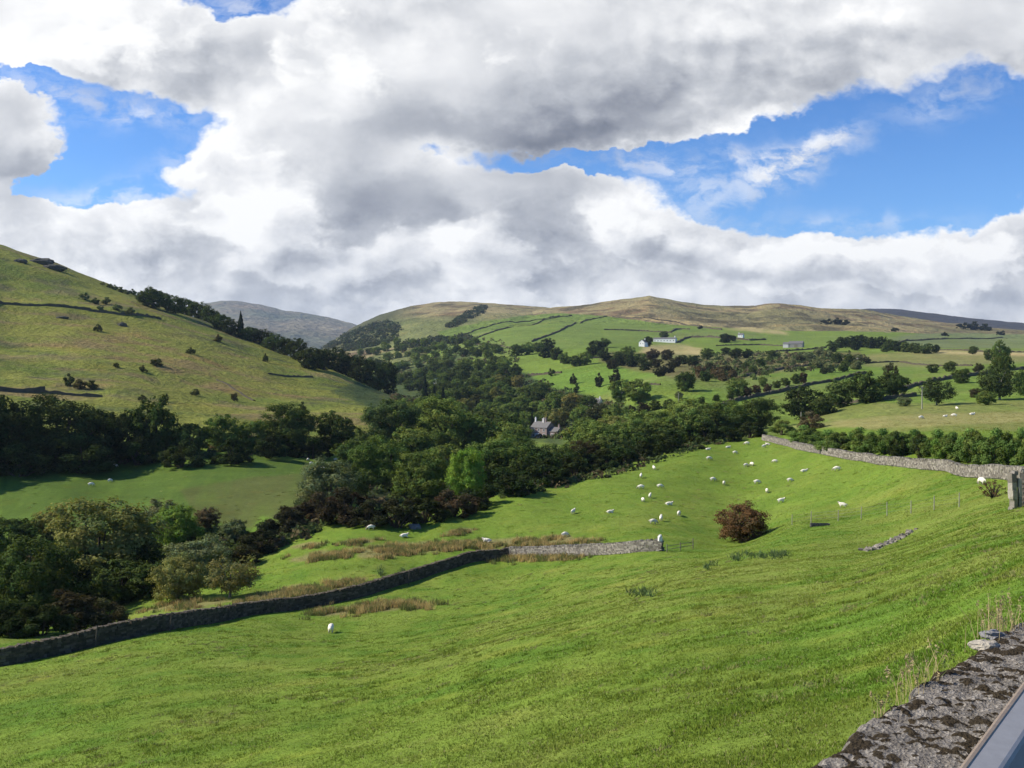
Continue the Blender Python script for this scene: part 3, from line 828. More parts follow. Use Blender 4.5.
# ------------------------------------------------------------------ the trees and shrubs of the picture, nearest wood first
# kind, column, top row, metres ahead, width in columns, leaf colour, label
TREES = [
    # gully below the dark wall, bottom left
    ('big', 32, 528, 104, 96, DEEP, 'large dark oak rising behind the low end of the stone wall'),
    ('big', 100, 500, 126, 108, OLIV, 'broad olive brown tree, biggest in the gully behind the stone wall'),
    ('bush', 70, 586, 98, 62, (0.062, 0.056, 0.028), 'brownish shrub in front of the large dark oak, just behind the wall'),
    ('bush', 8, 596, 92, 62, DARK, 'near black shrub at the frame edge behind the stone wall'),
    ('big', 176, 505, 142, 46, LIGHT, 'bright green rounded tree to the right of the olive brown gully tree'),
    ('dome', 177, 553, 104, 48, (0.250, 0.245, 0.078), 'round yellow olive willow shrub just behind the stone wall'),
    ('airy', 229, 555, 102, 46, (0.230, 0.215, 0.080), 'open olive tree with a bare pale trunk behind the stone wall'),
    ('big', 199, 534, 122, 60, GREYG, 'grey green rounded tree above the yellow olive willow'),
    ('mid', 206, 507, 148, 26, BROWN, 'thin brown tree beside the bright green rounded gully tree'),
    ('mid', 158, 499, 156, 42, GREYG, 'pale grey green tree at the top of the gully by the far bank'),
    ('mid', 235, 516, 142, 30, GREYG, 'small grey shrubby tree at the head of the gully'),
    ('mid', 140, 540, 128, 50, DEEP, 'dark low tree between the olive brown tree and the willow'),
    ('mid', 8, 512, 140, 46, DEEP, 'dark tree at the frame edge above the large dark oak'),
    ('mid', 52, 508, 148, 34, OLIV, 'small olive tree left of the olive brown gully tree'),
    ('bush', 262, 522, 138, 42, (0.050, 0.052, 0.024), 'dark thorn shrub at the low end of the hedge above the gully'),
    ('bush', 288, 509, 147, 42, (0.052, 0.050, 0.025), 'dark thorn shrub midway up the hedge above the gully'),
    ('bush', 308, 502, 152, 36, (0.080, 0.060, 0.035), 'russet thorn shrub near the top of the hedge above the gully'),
    # wood along the foot of the sheep field
    ('big', 330, 468, 160, 62, GREYG, 'grey green tree at the left end of the wood below the sheep field'),
    ('bush', 346, 500, 146, 52, (0.062, 0.048, 0.027), 'brown bramble shrub at the foot of the left end of the wood'),
    ('big', 383, 431, 180, 60, GREEN, 'tall green tree in the wood, left of the bright yellow green one'),
    ('bush', 398, 497, 142, 46, (0.045, 0.050, 0.022), 'dark shrub under the tall green tree at the field edge'),
    ('big', 424, 452, 168, 58, GREEN, 'dull green tree directly left of the bright yellow green one'),
    ('big', 466, 446, 164, 38, YELL, 'bright yellow green tree standing out in the dark wood'),
    ('bush', 455, 489, 150, 44, (0.085, 0.062, 0.034), 'brown shrub under the bright yellow green tree'),
    ('big', 499, 434, 186, 60, GREEN, 'tall rounded tree directly right of the bright yellow green one'),
    ('big', 520, 437, 194, 50, DEEP, 'wide dark tree at the middle of the wood below the stone house'),
    ('big', 556, 450, 200, 48, DEEP, 'low dark tree at the field edge below the stone house'),
    ('big', 585, 441, 212, 34, (0.072, 0.062, 0.030), 'brownish tree in the wood right of the stone house'),
    ('big', 604, 424, 235, 54, MIDG, 'sunlit mid green tree in the wood right of the brownish one'),
    ('big', 632, 415, 252, 48, MIDG, 'pale topped tree in the wood, second right of the brownish one'),
    ('big', 656, 412, 258, 48, GREEN, 'green tree in the wood above the top sheep'),
    ('big', 692, 401, 272, 56, MIDG, 'broad sunlit tree near the upper end of the wood'),
    ('big', 726, 408, 276, 42, GREEN, 'round green tree at the upper end of the wood'),
    ('big', 758, 402, 292, 40, DEEP, 'round dark tree closing the upper end of the wood'),
    ('mid', 580, 436, 238, 40, GREEN, 'green tree behind the brownish one, near the stone house garden'),
    ('mid', 640, 432, 232, 42, DEEP, 'dark low tree at the field edge under the pale topped tree'),
    ('mid', 676, 420, 248, 36, DEEP, 'dark low tree at the field edge under the broad sunlit tree'),
    ('bush', 706, 428, 240, 34, DARK, 'dark shrub at the field edge under the round green tree'),
    ('bush', 602, 458, 205, 34, DARK, 'dark shrub at the field edge right of the brownish tree'),
    ('bush', 510, 473, 165, 50, DARK, 'dark shrub at the field edge under the tall rounded tree'),
    ('bush', 545, 470, 180, 50, DARK, 'dark shrub at the field edge under the wide dark tree'),
    ('bush', 426, 494, 146, 40, DARK, 'dark shrub at the field edge under the dull green tree'),
    ('bush', 480, 486, 158, 40, DARK, 'dark shrub at the field edge right of the brown one'),
    ('bush', 368, 500, 142, 38, (0.046, 0.045, 0.022), 'low dark shrub between the bramble and the tall green tree'),
    ('bush', 575, 463, 192, 36, DARK, 'dark shrub at the field edge under the brownish tree'),
    # second rank
    ('big', 392, 397, 262, 56, (0.078, 0.112, 0.038), 'pale mid green round tree standing above the wood by the hill foot'),
    ('big', 443, 398, 284, 56, MIDG, 'mid green round tree right of the pale one above the wood'),
    ('mid', 414, 424, 255, 44, GREEN, 'green tree between the two round trees above the wood'),
    ('mid', 470, 414, 300, 42, GREEN, 'green tree behind the wood, right of the two round ones'),
    ('mid', 500, 418, 320, 40, DEEP, 'dark tree behind the wood, left of the stone house'),
    ('mid', 352, 440, 225, 40, DEEP, 'dark tree where the hillside row meets the wood'),
    # dark row at the foot of the left hillside
    ('big', 56, 388, 208, 88, DARK, 'largest dark tree in the row at the foot of the left hillside'),
    ('mid', 12, 412, 204, 50, DARK, 'dark tree at the frame edge in the hillside foot row'),
    ('mid', 103, 402, 212, 44, DARK, 'dark tree just right of the largest one in the hillside foot row'),
    ('mid', 128, 410, 212, 40, DARK, 'low dark tree before the peaked one in the hillside foot row'),
    ('mid', 158, 396, 214, 52, DEEP, 'peaked dark green tree in the hillside foot row'),
    ('mid', 190, 419, 216, 40, DEEP, 'low dark tree after the peaked one in the hillside foot row'),
    ('mid', 222, 414, 222, 36, GREEN, 'small green tree in the middle of the hillside foot row'),
    ('mid', 250, 417, 226, 38, GREEN, 'small green tree left of the dense round one in the hillside row'),
    ('big', 289, 404, 232, 54, DEEP, 'dense round dark tree in the hillside foot row'),
    ('mid', 334, 411, 240, 44, DEEP, 'dark green tree right of the dense round one in the hillside row'),
    ('mid', 362, 428, 240, 38, DEEP, 'dark tree at the right end of the hillside foot row'),
    ('bush', 20, 436, 196, 52, DARK, 'dark shrub under the first trees of the hillside foot row'),
    ('bush', 84, 432, 202, 54, DARK, 'dark shrub under the largest tree of the hillside foot row'),
    ('bush', 136, 432, 206, 44, DARK, 'dark shrub left of the peaked tree of the hillside foot row'),
    ('bush', 182, 436, 206, 40, DARK, 'dark shrub right of the peaked tree of the hillside foot row'),
    ('bush', 232, 436, 216, 40, DARK, 'dark shrub between the small green trees of the hillside row'),
    ('bush', 268, 432, 220, 36, DARK, 'dark shrub left of the dense round tree of the hillside row'),
    ('bush', 312, 432, 230, 36, DARK, 'dark shrub right of the dense round tree of the hillside row'),
    # far right slope
    ('mid', 685, 369, 430, 21, DEEP, 'round dark tree alone in the field below the farm'),
    ('mid', 638, 379, 440, 25, GREEN, 'round green tree in the lower valley field, larger of a pair'),
    ('mid', 621, 377, 455, 20, GREEN, 'round green tree in the lower valley field, smaller of a pair'),
    ('mid', 738, 378, 432, 20, GREEN, 'tree at the left end of the hedge across the sloping fields'),
    ('mid', 679, 391, 420, 8, GREYG, 'thin pale tree below the round dark field tree'),
    ('mid', 763, 375, 445, 8, GREEN, 'slim tree standing over the hedge across the sloping fields'),
    ('mid', 803, 386, 300, 38, DARK, 'very dark round tree at the left of the clump on the right'),
    ('mid', 825, 394, 306, 24, DEEP, 'low tree between the very dark round one and the clump'),
    ('mid', 841, 380, 312, 28, DEEP, 'dark tree in the middle of the clump on the right'),
    ('mid', 867, 371, 316, 38, DEEP, 'tall dark tree in the clump under the small tree above'),
    ('mid', 893, 370, 316, 30, DEEP, 'tall dark tree ending the clump on the right'),
    ('mid', 891, 363, 380, 14, (0.06, 0.062, 0.03), 'small round brown tree just above the clump on the right'),
    ('airy', 937, 378, 262, 30, (0.070, 0.095, 0.034), 'open crowned field tree with visible trunk beside the pale pole'),
    ('mid', 904, 399, 282, 13, GREYG, 'small round grey green thorn left of the open crowned tree'),
    ('airy', 1000, 366, 272, 36, (0.062, 0.088, 0.030), 'tall open tree at the right side beyond the hedge'),
    ('mid', 1001, 353, 330, 19, DEEP, 'dark tree top just behind the tall open tree'),
    ('mid', 1001, 340, 420, 17, GREEN, 'upright tree highest above the tall open tree'),
    ('mid', 986, 392, 268, 20, GREEN, 'low tree at the foot of the tall open tree'),
    ('mid', 1023, 369, 285, 18, GREEN, 'tree cut by the frame right of the tall open tree'),
    ('mid', 961, 367, 500, 18, DEEP, 'dark rounded thorn on the field wall left of the tall open tree'),
    ('mid', 975, 388, 290, 11, (0.07, 0.062, 0.03), 'small brown thorn left of the tall open tree foot'),
    ('mid', 978, 363, 480, 10, (0.07, 0.07, 0.032), 'small thorn on the field wall near the tall open tree'),
    ('mid', 973, 345, 720, 10, DEEP, 'small dark tree above the yellow field at right'),
    ('mid', 988, 349, 640, 10, DEEP, 'small dark shrubby tree beside the upright tree'),
    ('mid', 933, 363, 560, 11, DEEP, 'flat dark thorn left in the pair on the upper field edge'),
    ('mid', 950, 361, 565, 12, DEEP, 'flat dark thorn right in the pair on the upper field edge'),
    ('mid', 604, 340, 1020, 12, DEEP, 'tree in the hedge far left of the white farm'),
    ('mid', 648, 335, 1035, 10, DARK, 'dark tree standing against the white farm gable'),
    ('mid', 664, 331, 1260, 10, DARK, 'dark tree rising behind the long white farm building'),
    ('mid', 725, 332.5, 1130, 12, DARK, 'dark tree left of the small white house on the hill'),
    ('mid', 733, 335, 1130, 7, DARK, 'small dark tree beside the small white house on the hill'),
    ('mid', 652, 348.5, 960, 13, (0.062, 0.05, 0.03), 'brown round tree below the stubble field, left of two'),
    ('mid', 667, 348, 960, 14, (0.05, 0.046, 0.026), 'dark brown round tree below the stubble field, right of two'),
    ('mid', 707, 348, 930, 13, DEEP, 'round dark tree at the right end of the stubble field'),
    ('mid', 726, 346.5, 930, 9, DARK, 'first small dark tree in the hedge right of the stubble field'),
    ('mid', 736, 348, 930, 12, DARK, 'second small dark tree in the hedge right of the stubble field'),
    ('mid', 747, 348.5, 930, 10, DARK, 'third small dark tree in the hedge right of the stubble field'),
    ('mid', 772, 349, 900, 9, DEEP, 'small green tree in the scrub left of the grey barn'),
    ('fir', 241, 311, 560, 13, FIRC, 'single tall dark conifer on the left hill skyline'),
    ('fir', 532, 408, 475, 9, FIRC, 'dark conifer close behind the stone house'),
    ('fir', 575, 396, 560, 9, FIRC, 'pointed dark conifer near the white cottage'),
    ('fir', 425, 373, 640, 11, FIRC, 'dark conifer left of the small cottage in the trees'),
    ('fir', 434, 384, 560, 11, FIRC, 'dark conifer in the plantation under the small cottage'),
    ('fir', 425, 387, 560, 11, FIRC, 'dark conifer left in the plantation under the small cottage'),
    ('fir', 443, 386, 560, 11, FIRC, 'dark conifer right in the plantation under the small cottage'),
]
TREES += [
    ('mid', 120, 560, 118, 56, DEEP, 'dark tree low in the gully between the olive brown tree and the wall'),
    ('mid', 62, 548, 112, 54, DARK, 'dark tree low in the gully right of the large dark oak'),
    ('bush', 104, 606, 100, 40, (0.080, 0.074, 0.034), 'ragged olive shrub on the near side of the gully by the wall'),
    ('bush', 40, 600, 92, 50, DARK, 'dark shrub under the large dark oak behind the wall'),
    ('mid', 150, 566, 118, 44, DEEP, 'dark tree just left of the yellow olive willow'),
    ('bush', 240, 540, 130, 34, (0.075, 0.07, 0.032), 'dull shrub at the low end of the gully hedge'),
    ('bush', 322, 496, 152, 40, (0.09, 0.066, 0.036), 'russet shrub where the gully hedge joins the wood'),
    ('mid', 350, 478, 170, 44, DEEP, 'dark tree between the grey green one and the tall green tree in the wood'),
    ('mid', 445, 440, 215, 46, GREEN, 'green tree behind the bright yellow green one'),
    ('mid', 484, 450, 175, 34, DEEP, 'dark tree filling the gap right of the bright yellow green one'),
    ('mid', 512, 452, 180, 40, DEEP, 'dark tree at the field edge under the tall rounded one'),
    ('mid', 540, 450, 196, 40, DEEP, 'dark tree between the wide dark tree and the low one'),
    ('mid', 582, 458, 205, 34, DARK, 'very dark tree at the field edge below the brownish one'),
    ('mid', 610, 446, 222, 42, DEEP, 'dark tree at the field edge below the sunlit mid green one'),
    ('mid', 626, 438, 230, 40, GREEN, 'green tree at the field edge left of the pale topped one'),
    ('mid', 660, 430, 236, 42, DEEP, 'dark tree at the field edge above the top sheep'),
    ('mid', 690, 424, 246, 42, GREEN, 'green tree at the field edge under the broad sunlit one'),
    ('mid', 716, 421, 256, 36, DEEP, 'dark tree at the field edge near the upper end of the wood'),
    ('mid', 740, 420, 262, 34, DEEP, 'dark tree at the upper corner of the sheep field'),
    ('bush', 750, 432, 240, 26, DARK, 'dark shrub at the upper corner of the sheep field'),
    ('bush', 728, 433, 236, 28, DARK, 'dark shrub under the trees at the top edge of the sheep field'),
    ('bush', 672, 444, 222, 34, DARK, 'dark shrub along the field edge above the top sheep'),
    ('bush', 645, 452, 214, 32, DARK, 'dark shrub along the field edge under the pale topped tree'),
    ('bush', 622, 460, 206, 32, DARK, 'dark shrub along the field edge under the sunlit mid green tree'),
    ('mid', 592, 420, 265, 38, GREEN, 'green tree close in front of the stone house at its right'),
    ('mid', 506, 430, 250, 40, GREEN, 'green tree close in front of the stone house at its left'),
]
for (k, px, top, d, w, col, lab) in TREES:
    plant(k, px, top, d, w, col, lab)

# groups whose members nothing tells apart: kind, [(column, top, metres, width)], colours, label
rr = random.Random(5)


def many(kind, pts, cols, label, group, name=None, sink=0.0):
    for (px, top, d, w) in pts:
        plant(kind, px, top, d, w, rr.choice(cols), label, group=group, name=name, sink=sink)


many('mid', [(153, 287, 640, 24), (146, 290, 640, 18), (165, 291, 632, 20), (176, 296, 625, 20), (187, 297, 618, 18), (199, 302, 612, 20), (210, 306, 605, 18), (221, 312, 598, 20), (231, 319, 590, 18), (250, 325, 575, 18), (262, 329, 568, 18)],
     [DARK, DEEP, DEEP], 'dark broadleaf tree in the line along the left hill skyline', 'trees along the left hill skyline')
many('mid', [(273, 333, 560, 20), (286, 336, 545, 20), (298, 338, 530, 22), (313, 345, 505, 28), (324, 349, 520, 24), (338, 347, 540, 24), (350, 352, 540, 22), (362, 356, 520, 24), (375, 358, 530, 24), (388, 360, 540, 22)],
     [DARK, DARK, DEEP], 'dark tree where the left hill skyline drops into the valley', 'trees at the low end of the left hill')
many('farbush', [(103, 281, 640, 5), (110, 282, 640, 6), (116, 284, 640, 7), (122, 286, 638, 8), (128, 288, 636, 7), (134, 288, 636, 9), (140, 291, 634, 9), (84, 290, 600, 10), (95, 297, 585, 9), (106, 296, 590, 10), (118, 302, 585, 10), (100, 304, 570, 8), (130, 306, 590, 9)],
     [GREYG, DEEP, OLIV], 'small scrubby bush on the high left hill below the skyline', 'scrub on the high left hill')
many('farbush', [(80, 376, 300, 16), (70, 372, 305, 12), (93, 379, 300, 12), (156, 356, 394, 12), (190, 346, 435, 10), (98, 323, 470, 8), (116, 361, 370, 6), (143, 364, 360, 8), (195, 388, 326, 9), (234, 390, 325, 7), (218, 333, 490, 9), (142, 394, 290, 8), (165, 391, 295, 6), (265, 352, 460, 6), (303, 400, 320, 6)],
     [(0.095, 0.10, 0.036), (0.125, 0.105, 0.045)], 'low dark gorse bush scattered on the open left hillside', 'gorse bushes on the left hillside')


def fill(kind, poly, n, dfun, wm, cols, label, group, seed, jit=6):
    r = random.Random(seed); out = []
    xs = [p[0] for p in poly]; ys = [p[1] for p in poly]
    k = 0
    while len(out) < n and k < 6000:
        k += 1
        px = r.uniform(min(xs), max(xs)); py = r.uniform(min(ys), max(ys))
        if not inside(np.array([px]), np.array([py]), poly)[0]: continue
        d = dfun(px, py)
        if d < 1: continue
        if 524 < px < 574 and d < 520: continue
        w = wm / d * FPX * r.uniform(0.8, 1.25)
        if any(abs(px - o[0]) < (w + o[3]) * 0.30 and abs(py - o[1]) < 6 for o in out): continue
        out.append((px, py, d, w))
    many(kind, out, cols, label, group)


def dpos(px, py):
    """the land whose trees of about 9 metres would show their tips here"""
    ds = np.geomspace(300, 1500, 60); u, e = ray(px, py)
    k = np.nonzero(z_ground(np.full(60, float(u)), ds) + 9.0 >= float(e) * ds)[0]
    return float(ds[k[0]]) if len(k) else 0.0


WOODC = [DEEP, GREEN, GREEN, MIDG, MIDG, (0.058, 0.066, 0.026), OLIV]
fill('mid', [(400, 398), (440, 374), (500, 372), (545, 380), (600, 398), (640, 408), (640, 418), (590, 428), (500, 420), (455, 410)], 58, dpos, 12, WOODC,
     'broadleaf tree crowded in the valley wood around the stone house', 'trees of the valley wood', 3)
fill('mid', [(392, 374), (440, 358), (500, 354), (520, 362), (500, 372), (430, 384)], 30, dpos, 14, [DEEP, GREEN, DEEP, MIDG], 'dark tree in the wood up the valley beyond the left hill', 'trees of the upper valley wood', 4)
fill('mid', [(352, 352), (372, 340), (400, 336), (470, 334), (495, 340), (505, 350), (470, 352), (400, 362), (360, 362)], 42, dpos, 13, [DEEP, GREEN, MIDG, GREEN],
     'dark tree in the wooded band at the foot of the fell', 'trees at the foot of the fell', 5)
many('mid', [(517, 344, 1000, 13), (527, 342, 1000, 14), (538, 341, 1000, 13), (548, 338, 1010, 14), (545, 345, 980, 14), (556, 347, 960, 13), (565, 352, 900, 13), (575, 354, 900, 14), (585, 352, 900, 14), (597, 339, 960, 16), (592, 345, 930, 13), (605, 348, 930, 14), (618, 350, 930, 14), (628, 346, 960, 14), (640, 352, 900, 12)],
     [DEEP, GREEN, DARK], 'tree in the hedge line stepping up the green fields left of the farm', 'hedge trees on the green fields')
many('far', [(620, 353, 900, 14), (632, 354, 890, 14), (645, 358, 850, 14), (656, 357, 850, 12), (668, 361, 820, 14), (676, 356, 850, 12), (684, 354, 860, 12), (693, 355, 850, 12), (612, 358, 850, 12), (660, 366, 760, 12)],
     [DEEP, (0.05, 0.05, 0.026), DARK], 'dark hedge tree between the stubble field and the valley pasture', 'hedge trees below the stubble field')
many('far', [(700, 365, 620, 12), (710, 362, 640, 10), (718, 366, 600, 14), (728, 364, 620, 12), (706, 370, 560, 12), (733, 369, 560, 10), (745, 362, 650, 9), (752, 366, 600, 9), (722, 372, 540, 10), (690, 374, 520, 8), (760, 358, 720, 9), (770, 356, 740, 8)],
     [(0.055, 0.058, 0.028), DEEP, BROWN], 'scrub tree on the bracken bank below the farm', 'scrub on the bracken bank')
many('far', [(748, 386, 436, 11), (757, 384, 440, 10), (767, 383, 443, 10), (777, 380, 448, 9), (786, 377, 452, 9), (796, 373, 460, 9), (803, 371, 464, 8), (730, 390, 428, 9)],
     [(0.06, 0.055, 0.028), DEEP, (0.075, 0.055, 0.032)], 'brownish thorn in the hedge across the sloping fields', 'thorns of the hedge across the sloping fields')
many('far', [(656, 399, 400, 12), (668, 398, 402, 12), (644, 402, 396, 12), (690, 398, 405, 9), (702, 396, 410, 8), (716, 394, 415, 8), (632, 404, 395, 10)],
     [(0.065, 0.055, 0.03), DEEP], 'low brown thorn in the hedge beside the thin pale tree', 'thorns beside the thin pale tree')
many('far', [(832, 340, 950, 13), (842, 335.5, 960, 14), (851, 335, 960, 14), (861, 334, 960, 15), (871, 336, 960, 14), (881, 336, 955, 14), (890, 338, 950, 14), (899, 340, 950, 13), (907, 341, 950, 13), (916, 342, 950, 13), (926, 343, 950, 12), (935, 343.5, 950, 10), (856, 341, 920, 10), (886, 343, 910, 10)],
     [DARK, DARK, DEEP], 'dark tree in the shelter belt below the brown moor at right', 'trees of the shelter belt')
many('far', [(810, 351, 830, 11), (820, 346, 850, 11), (828, 349, 830, 12), (838, 352, 800, 12), (848, 354, 780, 12), (858, 353, 790, 12), (818, 357, 740, 12), (830, 361, 690, 13), (843, 361, 690, 12), (856, 360, 700, 11), (866, 356, 740, 9), (800, 355, 790, 9), (824, 366, 640, 9), (792, 358, 780, 8)],
     [(0.055, 0.062, 0.03), DEEP, GREYG], 'scrub tree on the rough ground beside the grey barn', 'scrub beside the grey barn')
many('farbush', [(826, 328, 1700, 11), (836, 327.5, 1710, 11), (845, 329, 1700, 9), (962, 323, 2000, 12), (974, 322, 2000, 14), (986, 323, 1990, 12), (895, 331, 1600, 8), (945, 331, 1500, 7), (700, 330, 1500, 6), (1000, 329, 1700, 8)],
     [(0.04, 0.045, 0.025)], 'dark gorse patch high on the brown moor', 'gorse on the brown moor')
many('farbush', [(804, 366, 640, 7), (930, 387, 335, 4), (690, 383, 470, 5), (574, 372, 620, 8), (576, 382, 560, 7), (552, 366, 700, 7), (600, 371, 560, 10), (615, 367, 620, 12), (516, 361, 800, 6), (506, 368, 760, 8)],
     [DEEP, (0.06, 0.06, 0.03)], 'lone low bush in the pastures across the valley', 'lone bushes across the valley')

many('mid', [(-14, 392, 196, 60), (-50, 384, 190, 70), (-92, 380, 184, 80), (-36, 396, 204, 66), (-132, 384, 192, 80), (-80, 390, 206, 70)],  # tall trees added beyond the frame to cast shade on the far bank field
     [DARK, DEEP], 'dark tree added past the left frame edge on the hillside foot row to shade the field', 'shade trees added past the left frame edge')

# the hedge behind the field wall on the right
HEDGE = []
for i_ in range(27):
    c_ = 803 + i_ * 9.2
    d_ = float(np.interp(c_, [800, 830, 866, 900, 950, 1000, 1050], [198, 172, 154, 142, 121, 102, 95]))
    HEDGE.append((c_, float(np.interp(c_, [800, 815, 845, 880, 900, 960, 1024], [436, 431, 426.5, 429, 430, 428, 428])) + rr.uniform(-2.0, 2.5), d_ + rr.uniform(4, 8) * (1 + max(0, 850 - c_) / 60), rr.uniform(24, 32)))
many('bush', HEDGE, [GREEN, MIDG, MIDG, (0.115, 0.165, 0.040)], 'leafy bush in the thick hedge behind the right field wall', 'bushes of the hedge behind the field wall')
plant('bush', 898, 431, 144, 18, DARK, 'darkest upright bush in the hedge behind the field wall, left one')
plant('bush', 919, 430, 137, 18, DARK, 'darkest upright bush in the hedge behind the field wall, right one')
plant('bush', 941, 434, 127, 22, LIGHT, 'yellow green bush in the hedge behind the field wall')
plant('bush', 812, 420, 240, 26, BROWN, 'brown thorn bush at the far end of the hedge behind the field wall')
plant('bush', 782, 434, 235, 24, MIDG, 'light green bush where the field wall reaches the wood')

# single shrubs in the near field
plant('dome', 742, 501, 118, 49, (0.172, 0.100, 0.046), 'russet hawthorn shrub alone in the middle of the green field', base=541, name='hawthorn_shrub')
plant('thin', 994, 477, 80, 26, RUSSET, 'thin red brown shrub left of the stone gate posts')
print('plants', NPLANT[0])
# ------------------------------------------------------------------ box and stone helpers
def boxes(C, H, Rz, jit, r, tilt=0.0):
    """many rough blocks: centres, half sizes, headings"""
    C, H = np.asarray(C, float), np.asarray(H, float)
    n = len(C)
    k = np.array([(-1, -1, -1), (1, -1, -1), (1, 1, -1), (-1, 1, -1), (-1, -1, 1), (1, -1, 1), (1, 1, 1), (-1, 1, 1)], float)
    v = k[None] * H[:, None] * (1 + r.uniform(-jit, jit, (n, 8, 3)))
    if tilt:
        t = r.normal(size=n) * tilt
        y = v[:, :, 0] * np.cos(t)[:, None] - v[:, :, 2] * np.sin(t)[:, None]; z = v[:, :, 0] * np.sin(t)[:, None] + v[:, :, 2] * np.cos(t)[:, None]
        v[:, :, 0], v[:, :, 2] = y, z
    c, s = np.cos(Rz)[:, None], np.sin(Rz)[:, None]
    x = v[:, :, 0] * c - v[:, :, 1] * s; y = v[:, :, 0] * s + v[:, :, 1] * c
    v[:, :, 0], v[:, :, 1] = x, y
    v = (v + C[:, None]).reshape(-1, 3)
    f = np.array([(0, 3, 2, 1), (4, 5, 6, 7), (0, 1, 5, 4), (1, 2, 6, 5), (2, 3, 7, 6), (3, 0, 4, 7)])
    F = (np.arange(n)[:, None, None] * 8 + f[None]).reshape(-1, 4)
    return v, F


def run(pts, step):
    """even stations along a plan polyline: positions, headings"""
    p = np.asarray(pts, float)[:, :2]
    L = np.concatenate([[0], np.cumsum(np.linalg.norm(np.diff(p, axis=0), axis=1))])
    n = max(int(L[-1] / step), 2)
    s = np.linspace(0, L[-1], n)
    # round the corners a little
    x = np.interp(s, L, p[:, 0]); y = np.interp(s, L, p[:, 1])
    k = max(int(2.0 / step), 1)
    if n > 6 * k:
        ker = np.ones(2 * k + 1) / (2 * k + 1)
        x = np.convolve(np.pad(x, k, 'reflect', reflect_type='odd'), ker, 'valid'); y = np.convolve(np.pad(y, k, 'reflect', reflect_type='odd'), ker, 'valid')
    h = np.arctan2(np.gradient(y), np.gradient(x))
    return x, y, h, s


def dry_wall(name, pts, height, mat, label, seed, stone=0.34, base_w=0.36, top_w=0.22, tumble=0.0):
    """a dry stone wall with coursed stones on both faces and a row of coping slabs"""
    r = np.random.default_rng(seed)
    x, y, h, s = run(pts, 0.5)
    z = ground_xy(x, y)
    hs = height * (1 + 0.10 * fbm(s / 6, s * 0, 3, seed)) * (1 - tumble * np.clip(fbm(s / 9, s * 0 + 3, 3, seed + 1) * 2, 0, 1))
    nx, ny = -np.sin(h), np.cos(h)
    # hearting
    V = []
    for k, (w, q) in enumerate([(-base_w * 0.8, -0.3), (-top_w * 0.75, 1.0), (top_w * 0.75, 1.0), (base_w * 0.8, -0.3)]):
        V.append(np.stack([x + nx * w, y + ny * w, z + np.where(q > 0, hs * 0.96, -0.3)], 1))
    n = len(x)
    V = np.concatenate(V)
    F = [(k * n + i, k * n + i + 1, (k + 1) * n + i + 1, (k + 1) * n + i) for k in range(3) for i in range(n - 1)]
    parts = [(V, np.array(F))]
    C, H, A = [], [], []
    z0 = 0.0
    while z0 < height:
        ch = r.uniform(0.10, 0.19) * stone / 0.34
        for side in (-1, 1):
            t = r.uniform(0, stone)
            while t < s[-1]:
                ln = stone * r.uniform(0.55, 1.5)
                m = t + ln / 2
                hh = np.interp(m, s, hs)
                if z0 + ch * 0.6 < hh:
                    f = z0 / height
                    w = base_w + (top_w - base_w) * f
                    a = np.interp(m, s, np.unwrap(h)); cx, cy = np.interp(m, s, x), np.interp(m, s, y)
                    o = side * (w - 0.10 + r.uniform(-0.03, 0.03))
                    C.append((cx - math.sin(a) * o, cy + math.cos(a) * o, np.interp(m, s, z) + z0 + ch / 2)); H.append((ln / 2 * 0.97, 0.13, ch / 2 * 0.95)); A.append(a + r.uniform(-0.06, 0.06))
                t += ln
        z0 += ch
    parts.append(boxes(C, H, np.array(A), 0.16, r))
    V, F = join(parts)
    o = link(name, npmesh(name, V, F, [mat]))
    # coping
    C, H, A = [], [], []
    t = 0.0
    while t < s[-1]:
        th = r.uniform(0.08, 0.20)
        m = t + th / 2
        hh = np.interp(m, s, hs); ch = r.uniform(0.13, 0.24)
        a = np.interp(m, s, np.unwrap(h))
        if r.uniform() > 0.06:
            C.append((np.interp(m, s, x), np.interp(m, s, y), np.interp(m, s, z) + hh - 0.03 + ch / 2)); H.append((th / 2 * 0.92, top_w * r.uniform(0.85, 1.2), ch / 2)); A.append(a)
        t += th
    v, f = boxes(C, H, np.array(A), 0.18, r, 0.12)
    link('coping', npmesh('coping', v, f, [mat]), o)
    tag(o, label, 'wall', kind='thing')
    return o


# the near walls
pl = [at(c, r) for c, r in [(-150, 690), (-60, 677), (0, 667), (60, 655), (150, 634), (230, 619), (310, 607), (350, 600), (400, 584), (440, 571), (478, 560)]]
dry_wall('dry_stone_wall', pl + [at(507, 557.5)], 1.08, M['stone_shaded'], 'long dark dry stone wall running up the left of the green field', 301)
dry_wall('dry_stone_wall', [at(509, 557), at(540, 556.5), at(590, 555), at(630, 553), at(661, 551)], 1.08, M['stone_pale'], 'short sunlit stretch of dry stone wall ending in mid field', 302)
dry_wall('dry_stone_wall', [at(c, r) for c, r in [(763, 440), (776, 443), (792, 447), (812, 452), (832, 456), (866, 461), (900, 466), (950, 471), (1000, 478), (1060, 487), (1130, 500)]], 1.15, M['stone_pale'], 'long pale dry stone wall curving along the top of the sheep field', 303, stone=0.42)

